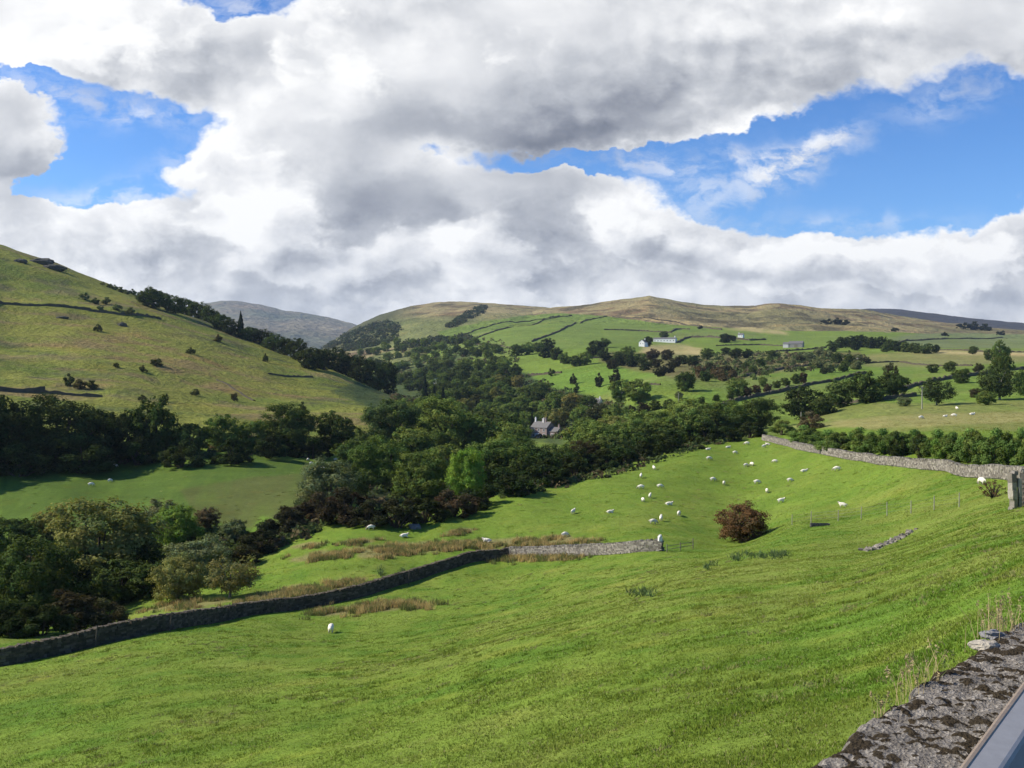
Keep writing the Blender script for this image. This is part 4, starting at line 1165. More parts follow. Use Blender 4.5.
# white marker stone on the end of the sunlit wall
p = at(660, 552)
r_ = np.random.default_rng(9)
v, f = boxes([(0, 0, 0.0), (0.02, 0, 0.30)], [(0.17, 0.18, 0.22), (0.12, 0.13, 0.10)], np.array([0.2, 0.5]), 0.15, r_)
o = link('white_stone', npmesh('white_stone', v, f, [mat_plain('limewashed_stone', (0.72, 0.70, 0.66), 0.9, 0.12, 4.0)])); o.location = (p[0], p[1], p[2] + 1.34)
tag(o, 'white stone standing on the end of the sunlit field wall', 'stone')


def far_wall(pts, h, label, w=0.5, mat='stone_far', step=1.3, seed=0, cat='wall', name='field_wall'):
    P_ = [at(c, r, 200) for c, r in pts]
    x, y, a, s = run(P_, step)
    z = ground_xy(x, y)
    r = np.random.default_rng(abs(seed + int(pts[0][0] * 7)))
    hs = h * r.uniform(0.55, 1.2, len(x)) * (1 + 0.35 * fbm(s / 12, s * 0, 2, seed))
    wob = 0.4 * fbm(s / 7, s * 0 + 2, 3, seed + 5)
    x = x - np.sin(a) * wob; y = y + np.cos(a) * wob
    nx, ny = -np.sin(a), np.cos(a)
    V = np.concatenate([np.stack([x + nx * q * w, y + ny * q * w, z + (hs if up else -0.6)], 1) for q, up in ((-1, 0), (-0.55, 1), (0.55, 1), (1, 0))])
    n = len(x)
    F = np.array([(k * n + i, k * n + i + 1, (k + 1) * n + i + 1, (k + 1) * n + i) for k in range(3) for i in range(n - 1)])
    o = link(name, npmesh(name, V, F, [M[mat]]))
    tag(o, label, cat, kind='thing')
    return o


FW = [
    ([(716, 346), (760, 345), (784, 346)], 1.5, 'wall along the top of the bracken bank left of the grey barn', 0.7),
    ([(905, 352), (935, 350.5), (985, 352), (1040, 353)], 1.3, 'pale edged wall along the lower side of the stubble strip at right', 0.6),
    ([(832, 382), (850, 377), (866, 373)], 1.4, 'short wall behind the tree clump on the right', 0.6),
    ([(655, 420), (672, 414), (690, 411)], 1.2, 'wall glimpsed above the upper end of the wood', 0.6),
    ([(604, 330), (640, 331), (672, 333)], 1.6, 'wall under the high green field behind the white farm', 0.7),
    ([(560, 363), (600, 358), (640, 357)], 1.5, 'wall across the pasture below the hedge trees', 0.6),
    ([(470, 345), (500, 346), (520, 349)], 1.5, 'wall in the pasture left of the hedge trees', 0.6),
    ([(-40, 302), (0, 303.5), (40, 306), (80, 309), (120, 315), (161, 319.5)], 1.3, 'dark stone wall crossing the upper part of the left hillside', 0.6),
    ([(-40, 390), (0, 391), (45, 393)], 1.4, 'short dark stone wall low on the left hillside at the frame edge', 0.6),
    ([(44, 393), (70, 395), (102, 397)], 0.8, 'low broken wall under the gorse on the left hillside', 0.5),
    ([(217, 380), (238, 391), (254, 401)], 0.35, 'faint low bank running down the middle of the left hillside', 0.6),
    ([(268, 374), (285, 376.5), (312, 377)], 0.8, 'short grassy terrace wall on the low end of the left hillside', 0.6),
    ([(466, 343), (485, 335), (508, 328), (545, 320), (572, 316)], 2.0, 'dark wall climbing the left edge of the high green field', 0.8),
    ([(532, 342), (548, 336), (562, 330), (582, 322), (607, 316.5)], 2.0, 'dark wall climbing the middle of the high green field', 0.8),
    ([(460, 336), (480, 329), (520, 322), (560, 316)], 1.8, 'upper wall where green fields meet the fell', 0.8),
    ([(528, 376), (545, 374.5), (562, 373)], 1.8, 'short dark wall under the bright field above the valley wood', 0.7),
    ([(612, 317), (640, 318.5), (679, 323), (700, 327), (722, 330)], 2.2, 'dark boundary wall between high green field and brown moor', 0.9),
    ([(671, 332), (675, 330), (681, 329.3), (690, 329.5)], 2.0, 'small curved wall above the long white farm building', 0.8),
    ([(677, 343), (683, 340), (690, 337.5), (705, 337.4), (723, 338.6), (750, 340.5), (766, 340)], 2.2, 'dark wall bending across the green field right of the white farm', 0.9),
    ([(767, 352.5), (790, 351), (812, 349.5), (826, 348)], 1.6, 'pale roadside wall running up to the grey barn', 0.7),
    ([(742, 377), (758, 373.5), (771, 371.5), (790, 368), (812, 365.5), (830, 364)], 1.4, 'wall between green field and bracken bank below the barn', 0.6),
    ([(700, 411), (717, 407.5), (735, 401.5), (746, 399), (771, 394), (790, 389.5), (808, 385.5), (830, 382)], 1.5, 'dark wall dividing the sloping fields left of the tree clump', 0.6),
    ([(895, 393), (909, 388), (928, 383), (955, 378), (985, 374), (1005, 371), (1050, 367)], 1.5, 'dark wall climbing from the tree clump to the frame edge', 0.6),
    ([(829, 406), (850, 403.5), (882, 400.5), (900, 398), (916, 396.5)], 1.1, 'low grey wall below the tree clump on the right', 0.5),
    ([(868, 363.5), (900, 362), (933, 366), (973, 366)], 1.1, 'faint field wall under the yellow field at right', 0.5),
    ([(880, 347), (910, 341), (960, 339), (1000, 338), (1040, 338)], 1.6, 'field wall above the shelter belt at the far right', 0.7),
    ([(625, 388), (640, 386.5), (660, 385)], 1.0, 'low wall in the valley field by the pair of round trees', 0.5),
]
for i, (pts, h, lab, w) in enumerate(FW):
    far_wall(pts, h, lab, w, seed=i)

# rocky outcrops on the left hill
def rock(name, p, sx, sy, sz, seed, label, mat='rock', cat='rock', lumps=1):
    r = np.random.default_rng(seed)
    bm = bmesh.new()
    for k in range(lumps):
        m = bmesh.ops.create_icosphere(bm, subdivisions=3, radius=1.0)
        off = Vector((r.uniform(-0.8, 0.8), r.uniform(-0.3, 0.3), r.uniform(-0.2, 0.1))) if k else Vector((0, 0, 0))
        sc = r.uniform(0.4, 0.75) if k else 1.0
        for v in m['verts']:
            d = v.co.copy()
            q = 1 + 0.45 * float(fbm(np.array([d.x * 1.7 + seed + k]), np.array([d.y * 1.7 + d.z * 1.3]), 3, seed)[0])
            v.co = (Vector((round(d.x * 3.2) / 3.2 * 0.4 + d.x * 0.6, d.y, round(d.z * 3.5) / 3.5 * 0.5 + d.z * 0.5)) * q) * sc + off
            v.co = Vector((v.co.x * sx, v.co.y * sy, v.co.z * sz))
    me = bpy.data.meshes.new(name); bm.to_mesh(me); bm.free(); me.materials.append(M[mat])
    o = link(name, me); o.location = (p[0], p[1], p[2] + sz * 0.15)
    return tag(o, label, cat)


M['crag'] = mat_plain('dark_crag', (0.10, 0.095, 0.08), 0.95, 0.5, 0.5, 0.05, bmp=0.8)
rock('rock_outcrop', at(40, 263), 8.5, 4, 2.6, 5, 'long dark rocky outcrop near the top of the left hill skyline', 'crag', 'outcrop', 4)
rock('rock_outcrop', at(53, 269), 6.5, 4, 2.2, 6, 'lower dark rocky outcrop just under the long one on the left hill', 'crag', 'outcrop', 4)
rock('rock_outcrop', at(20, 262), 4, 2.5, 1.6, 7, 'small dark crag at the left of the long hilltop outcrop', 'crag', 'outcrop', 3)
rock('rock_outcrop', at(122, 326), 2.2, 1.6, 1.7, 8, 'isolated brownish rock knoll in the middle of the left hillside', 'crag', 'outcrop', 3)
rock('rock_outcrop', at(62, 318), 3.0, 1.6, 0.8, 12, 'flat dark rocks under the upper hillside wall', 'crag', 'outcrop', 3)
rock('boulder', at(415, 528.5), 0.85, 0.7, 0.6, 21, 'grey boulder lying in the sheep field near the wood edge')
rock('boulder', at(369, 527), 0.45, 0.4, 0.34, 22, 'small dark boulder beside the wood at the left of the sheep field', 'crag')

# ------------------------------------------------------------------ sheep
def skin_mesh(name, pts, edges, rad, mats, sub=2):
    me = bpy.data.meshes.new(name + '_rig')
    me.from_pydata(pts, edges, [])
    o = bpy.data.objects.new(name + '_rig', me); COL.objects.link(o)
    sm = o.modifiers.new('skin', 'SKIN'); sm.use_smooth_shade = True
    for i, r in enumerate(rad):
        me.skin_vertices[0].data[i].radius = r if isinstance(r, tuple) else (r, r)
    me.skin_vertices[0].data[0].use_root = True
    ss = o.modifiers.new('sub', 'SUBSURF'); ss.levels = sub; ss.render_levels = sub
    dg = bpy.context.evaluated_depsgraph_get()
    out = bpy.data.meshes.new_from_object(o.evaluated_get(dg))
    bpy.data.objects.remove(o); bpy.data.meshes.remove(me)
    out.name = name
    out.materials.clear()
    for m in mats: out.materials.append(m)
    return out


def sheep_mesh(pose, fleece):
    z = 0.60 if pose != 'lie' else 0.30
    P_ = [(0, -0.42, z), (0, -0.14, z + 0.02), (0, 0.16, z + 0.02), (0, 0.40, z)]
    R_ = [0.21, 0.275, 0.265, 0.215]
    E = [(0, 1), (1, 2), (2, 3)]
    if pose == 'graze':
        P_ += [(0, 0.60, z - 0.10), (0.02, 0.74, z - 0.30), (0.02, 0.80, z - 0.44), (0.02, 0.84, z - 0.54)]
    elif pose == 'lie':
        P_ += [(0, 0.54, z + 0.16), (0.05, 0.62, z + 0.30), (0.12, 0.72, z + 0.27), (0.17, 0.80, z + 0.22)]
    else:
        P_ += [(0, 0.54, z + 0.16), (0.04, 0.62, z + 0.32), (0.10, 0.74, z + 0.29), (0.14, 0.83, z + 0.23)]
    R_ += [0.13, 0.085, 0.078, 0.045]
    E += [(3, 4), (4, 5), (5, 6), (6, 7)]
    for sx in (-1, 1):
        b = len(P_)
        P_ += [(sx * 0.17, 0.58 if pose == 'graze' else 0.60, P_[5][2] + (0.06 if pose == 'graze' else 0.03))]; R_ += [0.03]
        P_[b] = (P_[5][0] + sx * 0.15, P_[5][1] - 0.02, P_[5][2] + 0.03); E += [(5, b)]
        for yy, at_ in ((-0.36, 0), (0.33, 3)):
            b = len(P_)
            if pose == 'lie':
                P_ += [(sx * 0.2, yy + 0.05, 0.12), (sx * 0.24, yy + 0.25, 0.05)]; R_ += [0.08, 0.035]; E += [(at_, b), (b, b + 1)]
            else:
                P_ += [(sx * 0.13, yy, z - 0.24), (sx * 0.13, yy + (-0.03 if yy < 0 else 0.02), z - 0.42), (sx * 0.13, yy, 0.02)]; R_ += [0.085, 0.04, 0.035]; E += [(at_, b), (b, b + 1), (b + 1, b + 2)]
    b = len(P_); P_ += [(0, -0.62, z + 0.0), (0, -0.66, z - 0.16)]; R_ += [0.055, 0.035]; E += [(0, b), (b, b + 1)]
    me = skin_mesh('sheep', P_, E, R_, [M[fleece], M['sheep_face']])
    n = len(me.polygons); mi = np.zeros(n, np.int32)
    for p in me.polygons:
        c = p.center
        if c.y > (0.66 if pose == 'graze' else 0.60) and abs(c.x) < 0.4 or (pose != 'lie' and c.z < 0.27 and c.y < 0.6): mi[p.index] = 1
    me.polygons.foreach_set('material_index', mi)
    for v in me.vertices:   # woolly lumps
        c = v.co
        if c.y < 0.5 and c.z > 0.33:
            q = float(fbm(np.array([c.x * 9]), np.array([c.y * 9 + c.z * 8]), 2, 5)[0]) * 0.035
            v.co += Vector((c.x, 0, c.z - z)).normalized() * q
    return me


SHEEP = {p: sheep_mesh(p, 'fleece') for p in ('graze', 'stand', 'lie')}
SHEEP['dark'] = sheep_mesh('graze', 'grey_fleece')
# column, row of the feet, pose, heading in degrees (0 faces right, 90 away), label
FLOCK = [
    (331, 633, 'graze', 95, 'sheep seen end on, alone in the near field below the dark wall'),
    (702 * 0 + 573, 514, 'stand', 60, 'sheep standing above the sunlit wall, left of the lying one'),
    (610, 513, 'lie', 5, 'sheep lying alone just right of the one above the sunlit wall'),
    (565, 537, 'graze', 30, 'sheep among the brown rushes above the sunlit wall'),
    (487, 542, 'lie', 170, 'sheep half hidden in the rushes left of the sunlit wall corner'),
    (404, 537, 'lie', 20, 'sheep on the grass just below the grey boulder'),
    (371, 530, 'graze', 200, 'sheep beside the small dark boulder at the wood edge'),
    (654, 470, 'stand', 100, 'sheep nearest to the wood in the middle of the flock'),
    (641, 478, 'stand', 80, 'small sheep below the one nearest to the wood'),
    (641, 489, 'graze', 175, 'long sheep side on at the left edge of the flock'),
    (660, 488, 'graze', 0, 'bright sheep side on, second in the row at the left edge of the flock'),
    (650, 498, 'stand', 75, 'sheep facing uphill just above the plump one at the left of the flock'),
    (643, 502, 'graze', 100, 'plump sheep at the lower left of the flock'),
    (669, 505, 'lie', 0, 'sheep lying to the right of the plump one'),
    (679, 516, 'graze', 70, 'sheep seen end on right of the two lowest on the left'),
    (661, 521, 'stand', 80, 'sheep in the lowest pair of the flock, right hand one'),
    (653, 524, 'graze', 10, 'sheep with tan face in the lowest pair of the flock, left hand one'),
    (713, 481, 'graze', 10, 'small sheep in the centre of the flock, left of a pair'),
    (724, 485, 'graze', 75, 'small sheep in the centre of the flock, right of a pair'),
    (735, 454, 'graze', 0, 'small distant sheep left of the pair by the wall corner'),
    (709, 460, 'graze', 10, 'bright sheep by itself under the top edge of the wood'),
    (708, 450, 'lie', 0, 'distant sheep on the top edge of the field against the wood'),
    (728, 448, 'lie', 10, 'tiny distant sheep on the field crest right of the one against the wood'),
    (747, 445, 'graze', 170, 'tiny distant sheep at the top corner of the field'),
    (764, 448, 'stand', 30, 'sheep close under the corner of the long pale wall, lower one'),
    (768, 445, 'lie', 160, 'sheep close under the corner of the long pale wall, upper one'),
    (746, 467, 'graze', 20, 'left sheep of the close pair in the upper field'),
    (752, 466, 'graze', 110, 'right sheep of the close pair in the upper field'),
    (775, 463, 'graze', 160, 'grey faced sheep to the right of the close upper pair'),
    (757, 484, 'graze', 5, 'bright sheep above the russet hawthorn, left of the long one'),
    (804, 472, 'lie', 0, 'small flat sheep lying in the upper field right of centre'),
    (790, 482, 'graze', 0, 'long bright sheep side on in the middle of the upper field'),
    (837, 471, 'graze', 175, 'large sheep below the bend of the long pale wall'),
    (767, 493, 'graze', 80, 'sheep seen end on above and right of the russet hawthorn'),
    (781, 503, 'stand', 5, 'sheep side on with head up, right of the russet hawthorn'),
    (843, 508, 'stand', 150, 'sheep with pinkish face standing next to the wire fence'),
    (982, 485, 'graze', 95, 'large sheep end on near the red brown shrub under the long pale wall'),
    (110, 482, 'graze', 60, 'sheep in the shaded field across the gully, right of two'),
    (91, 486, 'graze', 20, 'sheep in the shaded field across the gully, left of two'),
    (115, 467, 'graze', 10, 'sheep in deep shade under the hillside tree row'),
    (308, 461, 'graze', 80, 'sheep under the dense round tree beyond the gully, upper one'),
    (311, 465, 'graze', 60, 'sheep under the dense round tree beyond the gully, lower one'),
    (323, 470, 'graze', 170, 'sheep grazing at the end of the hillside tree row shadow'),
    (336, 461, 'graze', 20, 'sheep close to the wood beyond the gully'),
    (921, 419, 'graze', 10, 'distant sheep in the yellow field under the pale pole'),
    (945, 417, 'lie', 10, 'distant sheep lying in the yellow field right of the pale pole'),
    (954, 417, 'graze', 160, 'distant sheep in the yellow field, middle of three right of the pole'),
    (972, 415, 'lie', 0, 'distant sheep farthest right in the yellow field'),
    (957, 410, 'stand', 90, 'distant sheep standing above the others in the yellow field'),
]
for (px, py, pose, hd, lab) in FLOCK:
    p = at(px, py)
    o = link('sheep', SHEEP[pose]); o.location = (p[0], p[1], p[2] - 0.02)
    s = 0.88 + 0.14 * ((px * 7) % 5 - 2) / 5
    k = 0.86 + 0.14 * ((px * 13 + py * 5) % 7) / 6; o.color = (k, k * 0.985, k * 0.95, 1)
    o.scale = (s, s, s); o.rotation_euler = (0, 0, R(hd - 90))
    tag(o, lab, 'sheep', 'sheep in the fields')

# ------------------------------------------------------------------ buildings
def bx(x0, x1, y0, y1, z0, z1):
    v = np.array([(x0, y0, z0), (x1, y0, z0), (x1, y1, z0), (x0, y1, z0), (x0, y0, z1), (x1, y0, z1), (x1, y1, z1), (x0, y1, z1)], float)
    return v, np.array([(0, 3, 2, 1), (4, 5, 6, 7), (0, 1, 5, 4), (1, 2, 6, 5), (2, 3, 7, 6), (3, 0, 4, 7)])


def child(name, parts, mat, parent):
    v, f = join(parts) if isinstance(parts, list) else parts
    return link(name, npmesh(name, v, f, [M[mat]]), parent)


def gable_house(root, x0, x1, y0, y1, eaves, ridge, wall, roof, along='x', over=0.25, z0=-1.2):
    """walls with gables and a pitched roof with real thickness"""
    pv = [(x0, y0, z0), (x1, y0, z0), (x1, y1, z0), (x0, y1, z0), (x0, y0, eaves), (x1, y0, eaves), (x1, y1, eaves), (x0, y1, eaves)]
    if along == 'x':
        ym = (y0 + y1) / 2
        pv += [(x0, ym, ridge), (x1, ym, ridge)]
        quads = [(0, 1, 5, 4), (2, 3, 7, 6), (1, 2, 6, 5), (3, 0, 4, 7)]; tris = [(5, 6, 9), (7, 4, 8)]
    else:
        xm = (x0 + x1) / 2
        pv += [(xm, y0, ridge), (xm, y1, ridge)]
        quads = [(0, 1, 5, 4), (2, 3, 7, 6), (1, 2, 6, 5), (3, 0, 4, 7)]; tris = [(4, 5, 8), (6, 7, 9)]
    link('wall', npmesh('wall', pv, [np.array(quads), np.array(tris)], [M[wall]]), root)
    t = 0.16
    parts = []
    for sgn in (-1, 1):
        if along == 'x':
            ye = y0 if sgn < 0 else y1; ym = (y0 + y1) / 2
            k = (ridge - eaves) / abs(ym - ye)
            yo = ye + sgn * over; zo = eaves - over * k
            v = [(x0 - over, yo, zo + 0.02), (x1 + over, yo, zo + 0.02), (x1 + over, ym, ridge + 0.02), (x0 - over, ym, ridge + 0.02)]
        else:
            xe = x0 if sgn < 0 else x1; xm = (x0 + x1) / 2
            k = (ridge - eaves) / abs(xm - xe)
            xo = xe + sgn * over; zo = eaves - over * k
            v = [(xo, y0 - over, zo + 0.02), (xo, y1 + over, zo + 0.02), (xm, y1 + over, ridge + 0.02), (xm, y0 - over, ridge + 0.02)]
        v = np.array(v); v = np.concatenate([v, v + (0, 0, t)])
        parts.append((v, np.array([(0, 1, 2, 3), (7, 6, 5, 4), (0, 4, 5, 1), (1, 5, 6, 2), (2, 6, 7, 3), (3, 7, 4, 0)])))
    return child('roof', parts, roof, root)


def window(root, x, y, z, w, h, frame='frame'):
    fr = child('window', [bx(x - w / 2, x + w / 2, y - 0.10, y + 0.02, z, z + 0.12), bx(x - w / 2, x + w / 2, y - 0.06, y + 0.02, z + h - 0.12, z + h), bx(x - w / 2, x - w / 2 + 0.14, y - 0.06, y + 0.02, z + 0.12, z + h - 0.12),
                          bx(x + w / 2 - 0.14, x + w / 2, y - 0.06, y + 0.02, z + 0.12, z + h - 0.12), bx(x - 0.05, x + 0.05, y - 0.05, y + 0.02, z + 0.12, z + h - 0.12)], frame, root)
    child('pane', bx(x - w / 2 + 0.05, x + w / 2 - 0.05, y - 0.03, y + 0.01, z + 0.06, z + h - 0.06), 'glass', fr)


def chimney(roof, x, y, z0, z1, w=0.7, mat='house_stone'):
    child('chimney', [bx(x - w / 2, x + w / 2, y - w / 2, y + w / 2, z0, z1), bx(x - w / 2 - 0.08, x + w / 2 + 0.08, y - w / 2 - 0.08, y + w / 2 + 0.08, z1, z1 + 0.15), bx(x - 0.14, x + 0.14, y - 0.14, y + 0.14, z1 + 0.15, z1 + 0.7)], mat, roof)


def site(px, top_row, d):
    """a building plot: position, and metres per column"""
    p = spot(px, d)
    return p, d / FPX, float(ray(px, top_row)[1]) * d


# stone house among the trees
p, m, ztop = site(543, 421, 470)
hh = ztop - p[2]
lift = max(hh - 8.6 * 0.96, -1.0)
H0 = empty('stone_house', (p[0], p[1], p[2] + lift), R(-40))
tag(H0, 'grey roofed stone house with white window frames among the valley trees', 'house')
H0.scale = (0.96, 0.96, 0.96)
rf = gable_house(H0, -5.2, 5.2, -3.6, 3.6, 5.4, 8.2, 'house_stone', 'slate', 'x', z0=-4 - lift)
chimney(rf, 0.6, 0.0, 7.4, 9.8, 1.3, 'pale_render'); chimney(rf, -4.7, 0.0, 6.4, 9.9, 0.7, 'white_wall'); chimney(rf, 1.9, 0, 7.4, 10.0, 0.8)
for x in (-3.4, 0.0, 3.4):
    window(H0, x, -3.6, 3.3, 1.3, 1.7)
for x in (-3.4, 3.4): window(H0, x, -3.6, 0.6, 1.5, 1.8)
child('porch', [bx(-1.1, 1.1, -5.0, -3.62, -1, 2.5)], 'pale_render', H0)
rf = gable_house(H0, 5.25, 11.0, -2.6, 2.9, 3.6, 5.6, 'house_stone', 'slate', 'x', z0=-4 - lift)
window(H0, 8.0, -2.6, 1.3, 1.2, 1.3); chimney(rf, 10.3, 0.1, 4.6, 6.8, 0.8)

p, m, ztop = site(596, 403, 540)
C1 = empty('white_cottage', (p[0], p[1], max(p[2], ztop - 5.0)), R(-35)); tag(C1, 'small white cottage with slate roof above the stone house', 'cottage')
rf = gable_house(C1, -3.4, 3.4, -2.4, 2.4, 2.9, 4.9, 'white_wall', 'slate', 'x', z0=-4); chimney(rf, 2.6, 0, 4.2, 5.6, 0.7, 'white_wall')
window(C1, -1.6, -2.4, 1.0, 1.0, 1.1); window(C1, 1.6, -2.4, 1.0, 1.0, 1.1)
p, m, ztop = site(620, 409, 500)
C2 = empty('white_shed', (p[0], p[1], max(p[2], ztop - 3.2)), R(40)); tag(C2, 'little white gabled shed in the trees right of the white cottage', 'shed')
gable_house(C2, -1.5, 1.5, -1.4, 1.4, 2.1, 3.1, 'white_wall', 'slate', 'y', z0=-4)
p, m, ztop = site(436, 378, 800)
C3 = empty('white_cottage', (p[0], p[1], max(p[2], ztop - 4.6)), R(-20)); tag(C3, 'tiny white cottage high in the valley wood near the dark conifers', 'cottage')
rf = gable_house(C3, -1.9, 1.9, -2.2, 2.2, 2.8, 4.4, 'white_wall', 'slate', 'y', z0=-8); window(C3, 0, -2.2, 1.0, 0.9, 1.0)

# white farm on the hill
p, m, _ = site(643.5, 340, 1030)
F1 = empty('white_farmhouse', (p[0], p[1], p[2]), R(-35)); tag(F1, 'white gabled farmhouse on the hill at the left of the long white barn', 'house')
rf = gable_house(F1, -3.4, 3.4, -4.5, 4.5, 4.6, 7.4, 'white_wall', 'slate', 'y', z0=-3); window(F1, -1.5, -4.5, 2.6, 1.0, 1.3); window(F1, 1.5, -4.5, 2.6, 1.0, 1.3); chimney(rf, 0, 3.4, 6.6, 8.6, 0.8, 'white_wall')
p = at(665, 342.3, 600); m = p[1] / FPX
F2 = empty('long_white_barn', (p[0], p[1], p[2]), R(-28)); tag(F2, 'long low white barn with a row of dark windows on the hill', 'barn')
Lw = 11.5 * m
rf = gable_house(F2, -Lw, Lw, -3.2, 3.2, 4.0, 5.6, 'white_wall', 'slate', 'x', z0=-2)
for k in range(7): window(F2, -Lw + 2.2 + k * (2 * Lw - 4.4) / 6, -3.2, 1.2, 1.3, 1.4)
chimney(rf, Lw - 1.5, 0, 5.0, 7.0, 0.9, 'white_wall')
p = at(741, 337.5, 600)
F3 = empty('white_cottage', (p[0], p[1], p[2]), R(-35)); tag(F3, 'small white house on the hill right of the dark pair of trees', 'house')
rf = gable_house(F3, -3.2, 3.2, -2.4, 2.4, 3.2, 5.0, 'white_wall', 'slate', 'x', z0=-2); window(F3, -1.4, -2.4, 1.1, 1.0, 1.1); window(F3, 1.4, -2.4, 1.1, 1.0, 1.1); chimney(rf, -2.5, 0, 4.4, 5.8, 0.7, 'white_wall')
p = at(793, 347.5, 500); m = p[1] / FPX
B1 = empty('grey_barn', (p[0], p[1], p[2]), R(-28)); tag(B1, 'grey stone barn with a pale end at the edge of the scrub', 'barn')
gable_house(B1, -3.5 * m, 10 * m, -4, 4, 3.8, 6.4, 'barn_stone', 'slate', 'x', z0=-2)
gable_house(B1, -9 * m, -3.6 * m, -4.4, 3.6, 3.6, 5.4, 'pale_render', 'slate', 'x', z0=-2)
child('door', bx(2 * m, 2 * m + 3.2, -4.08, -3.95, -0.5, 3.0), 'wood', B1)
p = at(858, 361, 400)
B2 = empty('field_barn', (p[0], p[1], p[2]), R(30)); tag(B2, 'tiny pale stone hut at the right end of the scrub', 'hut')
gable_house(B2, -1.6, 1.6, -1.5, 1.5, 2.0, 3.0, 'pale_render', 'slate', 'x', z0=-1)

# ------------------------------------------------------------------ poles, fences, gates and posts
def pole(px, row, h, label, arm=True):
    p = at(px, row, 60)
    v, f = tube([(0, 0, -0.4), (0, 0, h)], [0.15, 0.10], 8)
    o = link('utility_pole', npmesh('utility_pole', v, f, [mat_pole], True)); o.location = p
    if arm: child('crossarm', bx(-0.7, 0.7, -0.06, 0.06, h - 0.5, h - 0.36), 'wood', o)
    return tag(o, label, 'pole')


mat_pole = mat_plain('bleached_pole', (0.36, 0.32, 0.26), 0.9, 0.2, 4.0, 0.1)
pole(922, 409, 6.0, 'pale wooden pole beside the open crowned field tree')
pole(801, 424, 3.4, 'short pole under the very dark round tree', False)
pole(678.5, 403, 4.2, 'thin pole below the round dark field tree', False)

fx = [(792, 525), (811, 523), (838, 521), (861, 518.5), (887, 516), (911, 513.5), (934, 510.5), (959, 507)]
P_ = [at(c, r) for c, r in fx]
fe = empty('wire_fence', P_[0]); tag(fe, 'row of thin wooden posts and wire crossing the green field', 'fence')
r_ = random.Random(3)
tops = []
for q in P_:
    rel = q - P_[0]; h = r_.uniform(1.15, 1.4)
    lx, ly = r_.uniform(-0.06, 0.06), r_.uniform(-0.06, 0.06)
    v, f = tube([(rel[0], rel[1], rel[2] - 0.3), (rel[0] + lx, rel[1] + ly, rel[2] + h)], [0.04, 0.036], 6)
    link('post', npmesh('post', v, f, [mat_pole], True), fe); tops.append((rel, h))
for k in (0.35, 0.65, 0.92):
    v, f = tube([(a[0], a[1], a[2] + 1.15 * k) for a, h in tops], [0.006] * len(tops), 4)
    link('wire', npmesh('wire', v, f, [M['wire']]), fe)

# hurdle closing the gap at the end of the sunlit wall
a, b = at(667, 552.5), at(693, 548.5)
hu = empty('wooden_hurdle', a); tag(hu, 'low wooden hurdle beside the end of the sunlit wall', 'hurdle')
d = b - a
for t in (0.0, 0.5, 1.0):
    q = d * t
    v, f = tube([(q[0], q[1], q[2] - 0.2), (q[0], q[1], q[2] + (0.85 if t < 1 else 1.1))], [0.05, 0.045], 6)
    link('post', npmesh('post', v, f, [M['wood']], True), hu)
for z in (0.3, 0.65):
    v, f = tube([(0, 0, z), (d[0], d[1], d[2] + z + 0.05)], [0.03, 0.03], 6)
    link('rail', npmesh('rail', v, f, [M['wood']], True), hu)
for (px, row, h, lab) in [(230, 620, 1.5, 'thin post leaning on the dark wall below the open olive tree'), (172, 631, 1.5, 'thin post against the dark wall below the willow'), (98, 646, 1.5, 'thin post against the dark wall below the brownish shrub'), (409, 584, 1.6, 'thin leaning post by the upper part of the dark wall')]:
    p = at(px, row); v, f = tube([(0, 0, -0.2), (0.08, 0.25, h)], [0.05, 0.045], 6)
    o = link('wooden_post', npmesh('wooden_post', v, f, [M['old_wood']], True)); o.location = p - np.array([0, 0.5, 0]); tag(o, lab, 'post')
p = at(945, 411, 60)

# drinking trough near the fence
p = at(820, 526)
T0 = empty('water_trough', p, R(-6)); T0.scale = (0.8, 0.7, 0.6); tag(T0, 'dark stone water trough in the grass near the wire fence', 'trough')
child('basin', [bx(-1.15, 1.15, -0.45, -0.33, -0.2, 0.42), bx(-1.15, 1.15, 0.33, 0.45, -0.2, 0.42), bx(-1.15, -1.03, -0.33, 0.33, -0.2, 0.42), bx(1.03, 1.15, -0.33, 0.33, -0.2, 0.42), bx(-1.03, 1.03, -0.33, 0.33, -0.2, 0.1)], 'crag', T0)
child('trough_water', bx(-1.02, 1.02, -0.32, 0.32, 0.101, 0.36), 'water', T0)

# tumbled stones of an old wall
r_ = np.random.default_rng(12)
a, b = at(867, 551), at(912, 531)
C, H, A = [], [], []
for k in range(190):
    t = r_.uniform() ** 1.3; q = a + (b - a) * t + np.array([r_.normal() * 0.20, r_.normal() * 0.28, 0])
    q[2] = float(ground_xy(q[0], q[1])) + r_.uniform(-0.10, 0.08) * (1 - t * 0.6)
    C.append(q); H.append(r_.uniform(0.05, 0.17, 3)); A.append(r_.uniform(0, 6))
v, f = boxes(np.array(C) - a, H, np.array(A), 0.25, r_, 0.4)
o = link('fallen_wall', npmesh('fallen_wall', v, f, [M['stone_pale']])); o.location = a
tag(o, 'line of tumbled pale stones from an old wall in the near field', 'stone heap', kind='thing')

# stone gate posts at the right edge
p = at(1014, 509)
G0 = empty('stone_gate_post', p); tag(G0, 'tall rough stone gate post with a timber upright at the right frame edge', 'gate post')
r_ = np.random.default_rng(77)
sc = p[1] / FPX


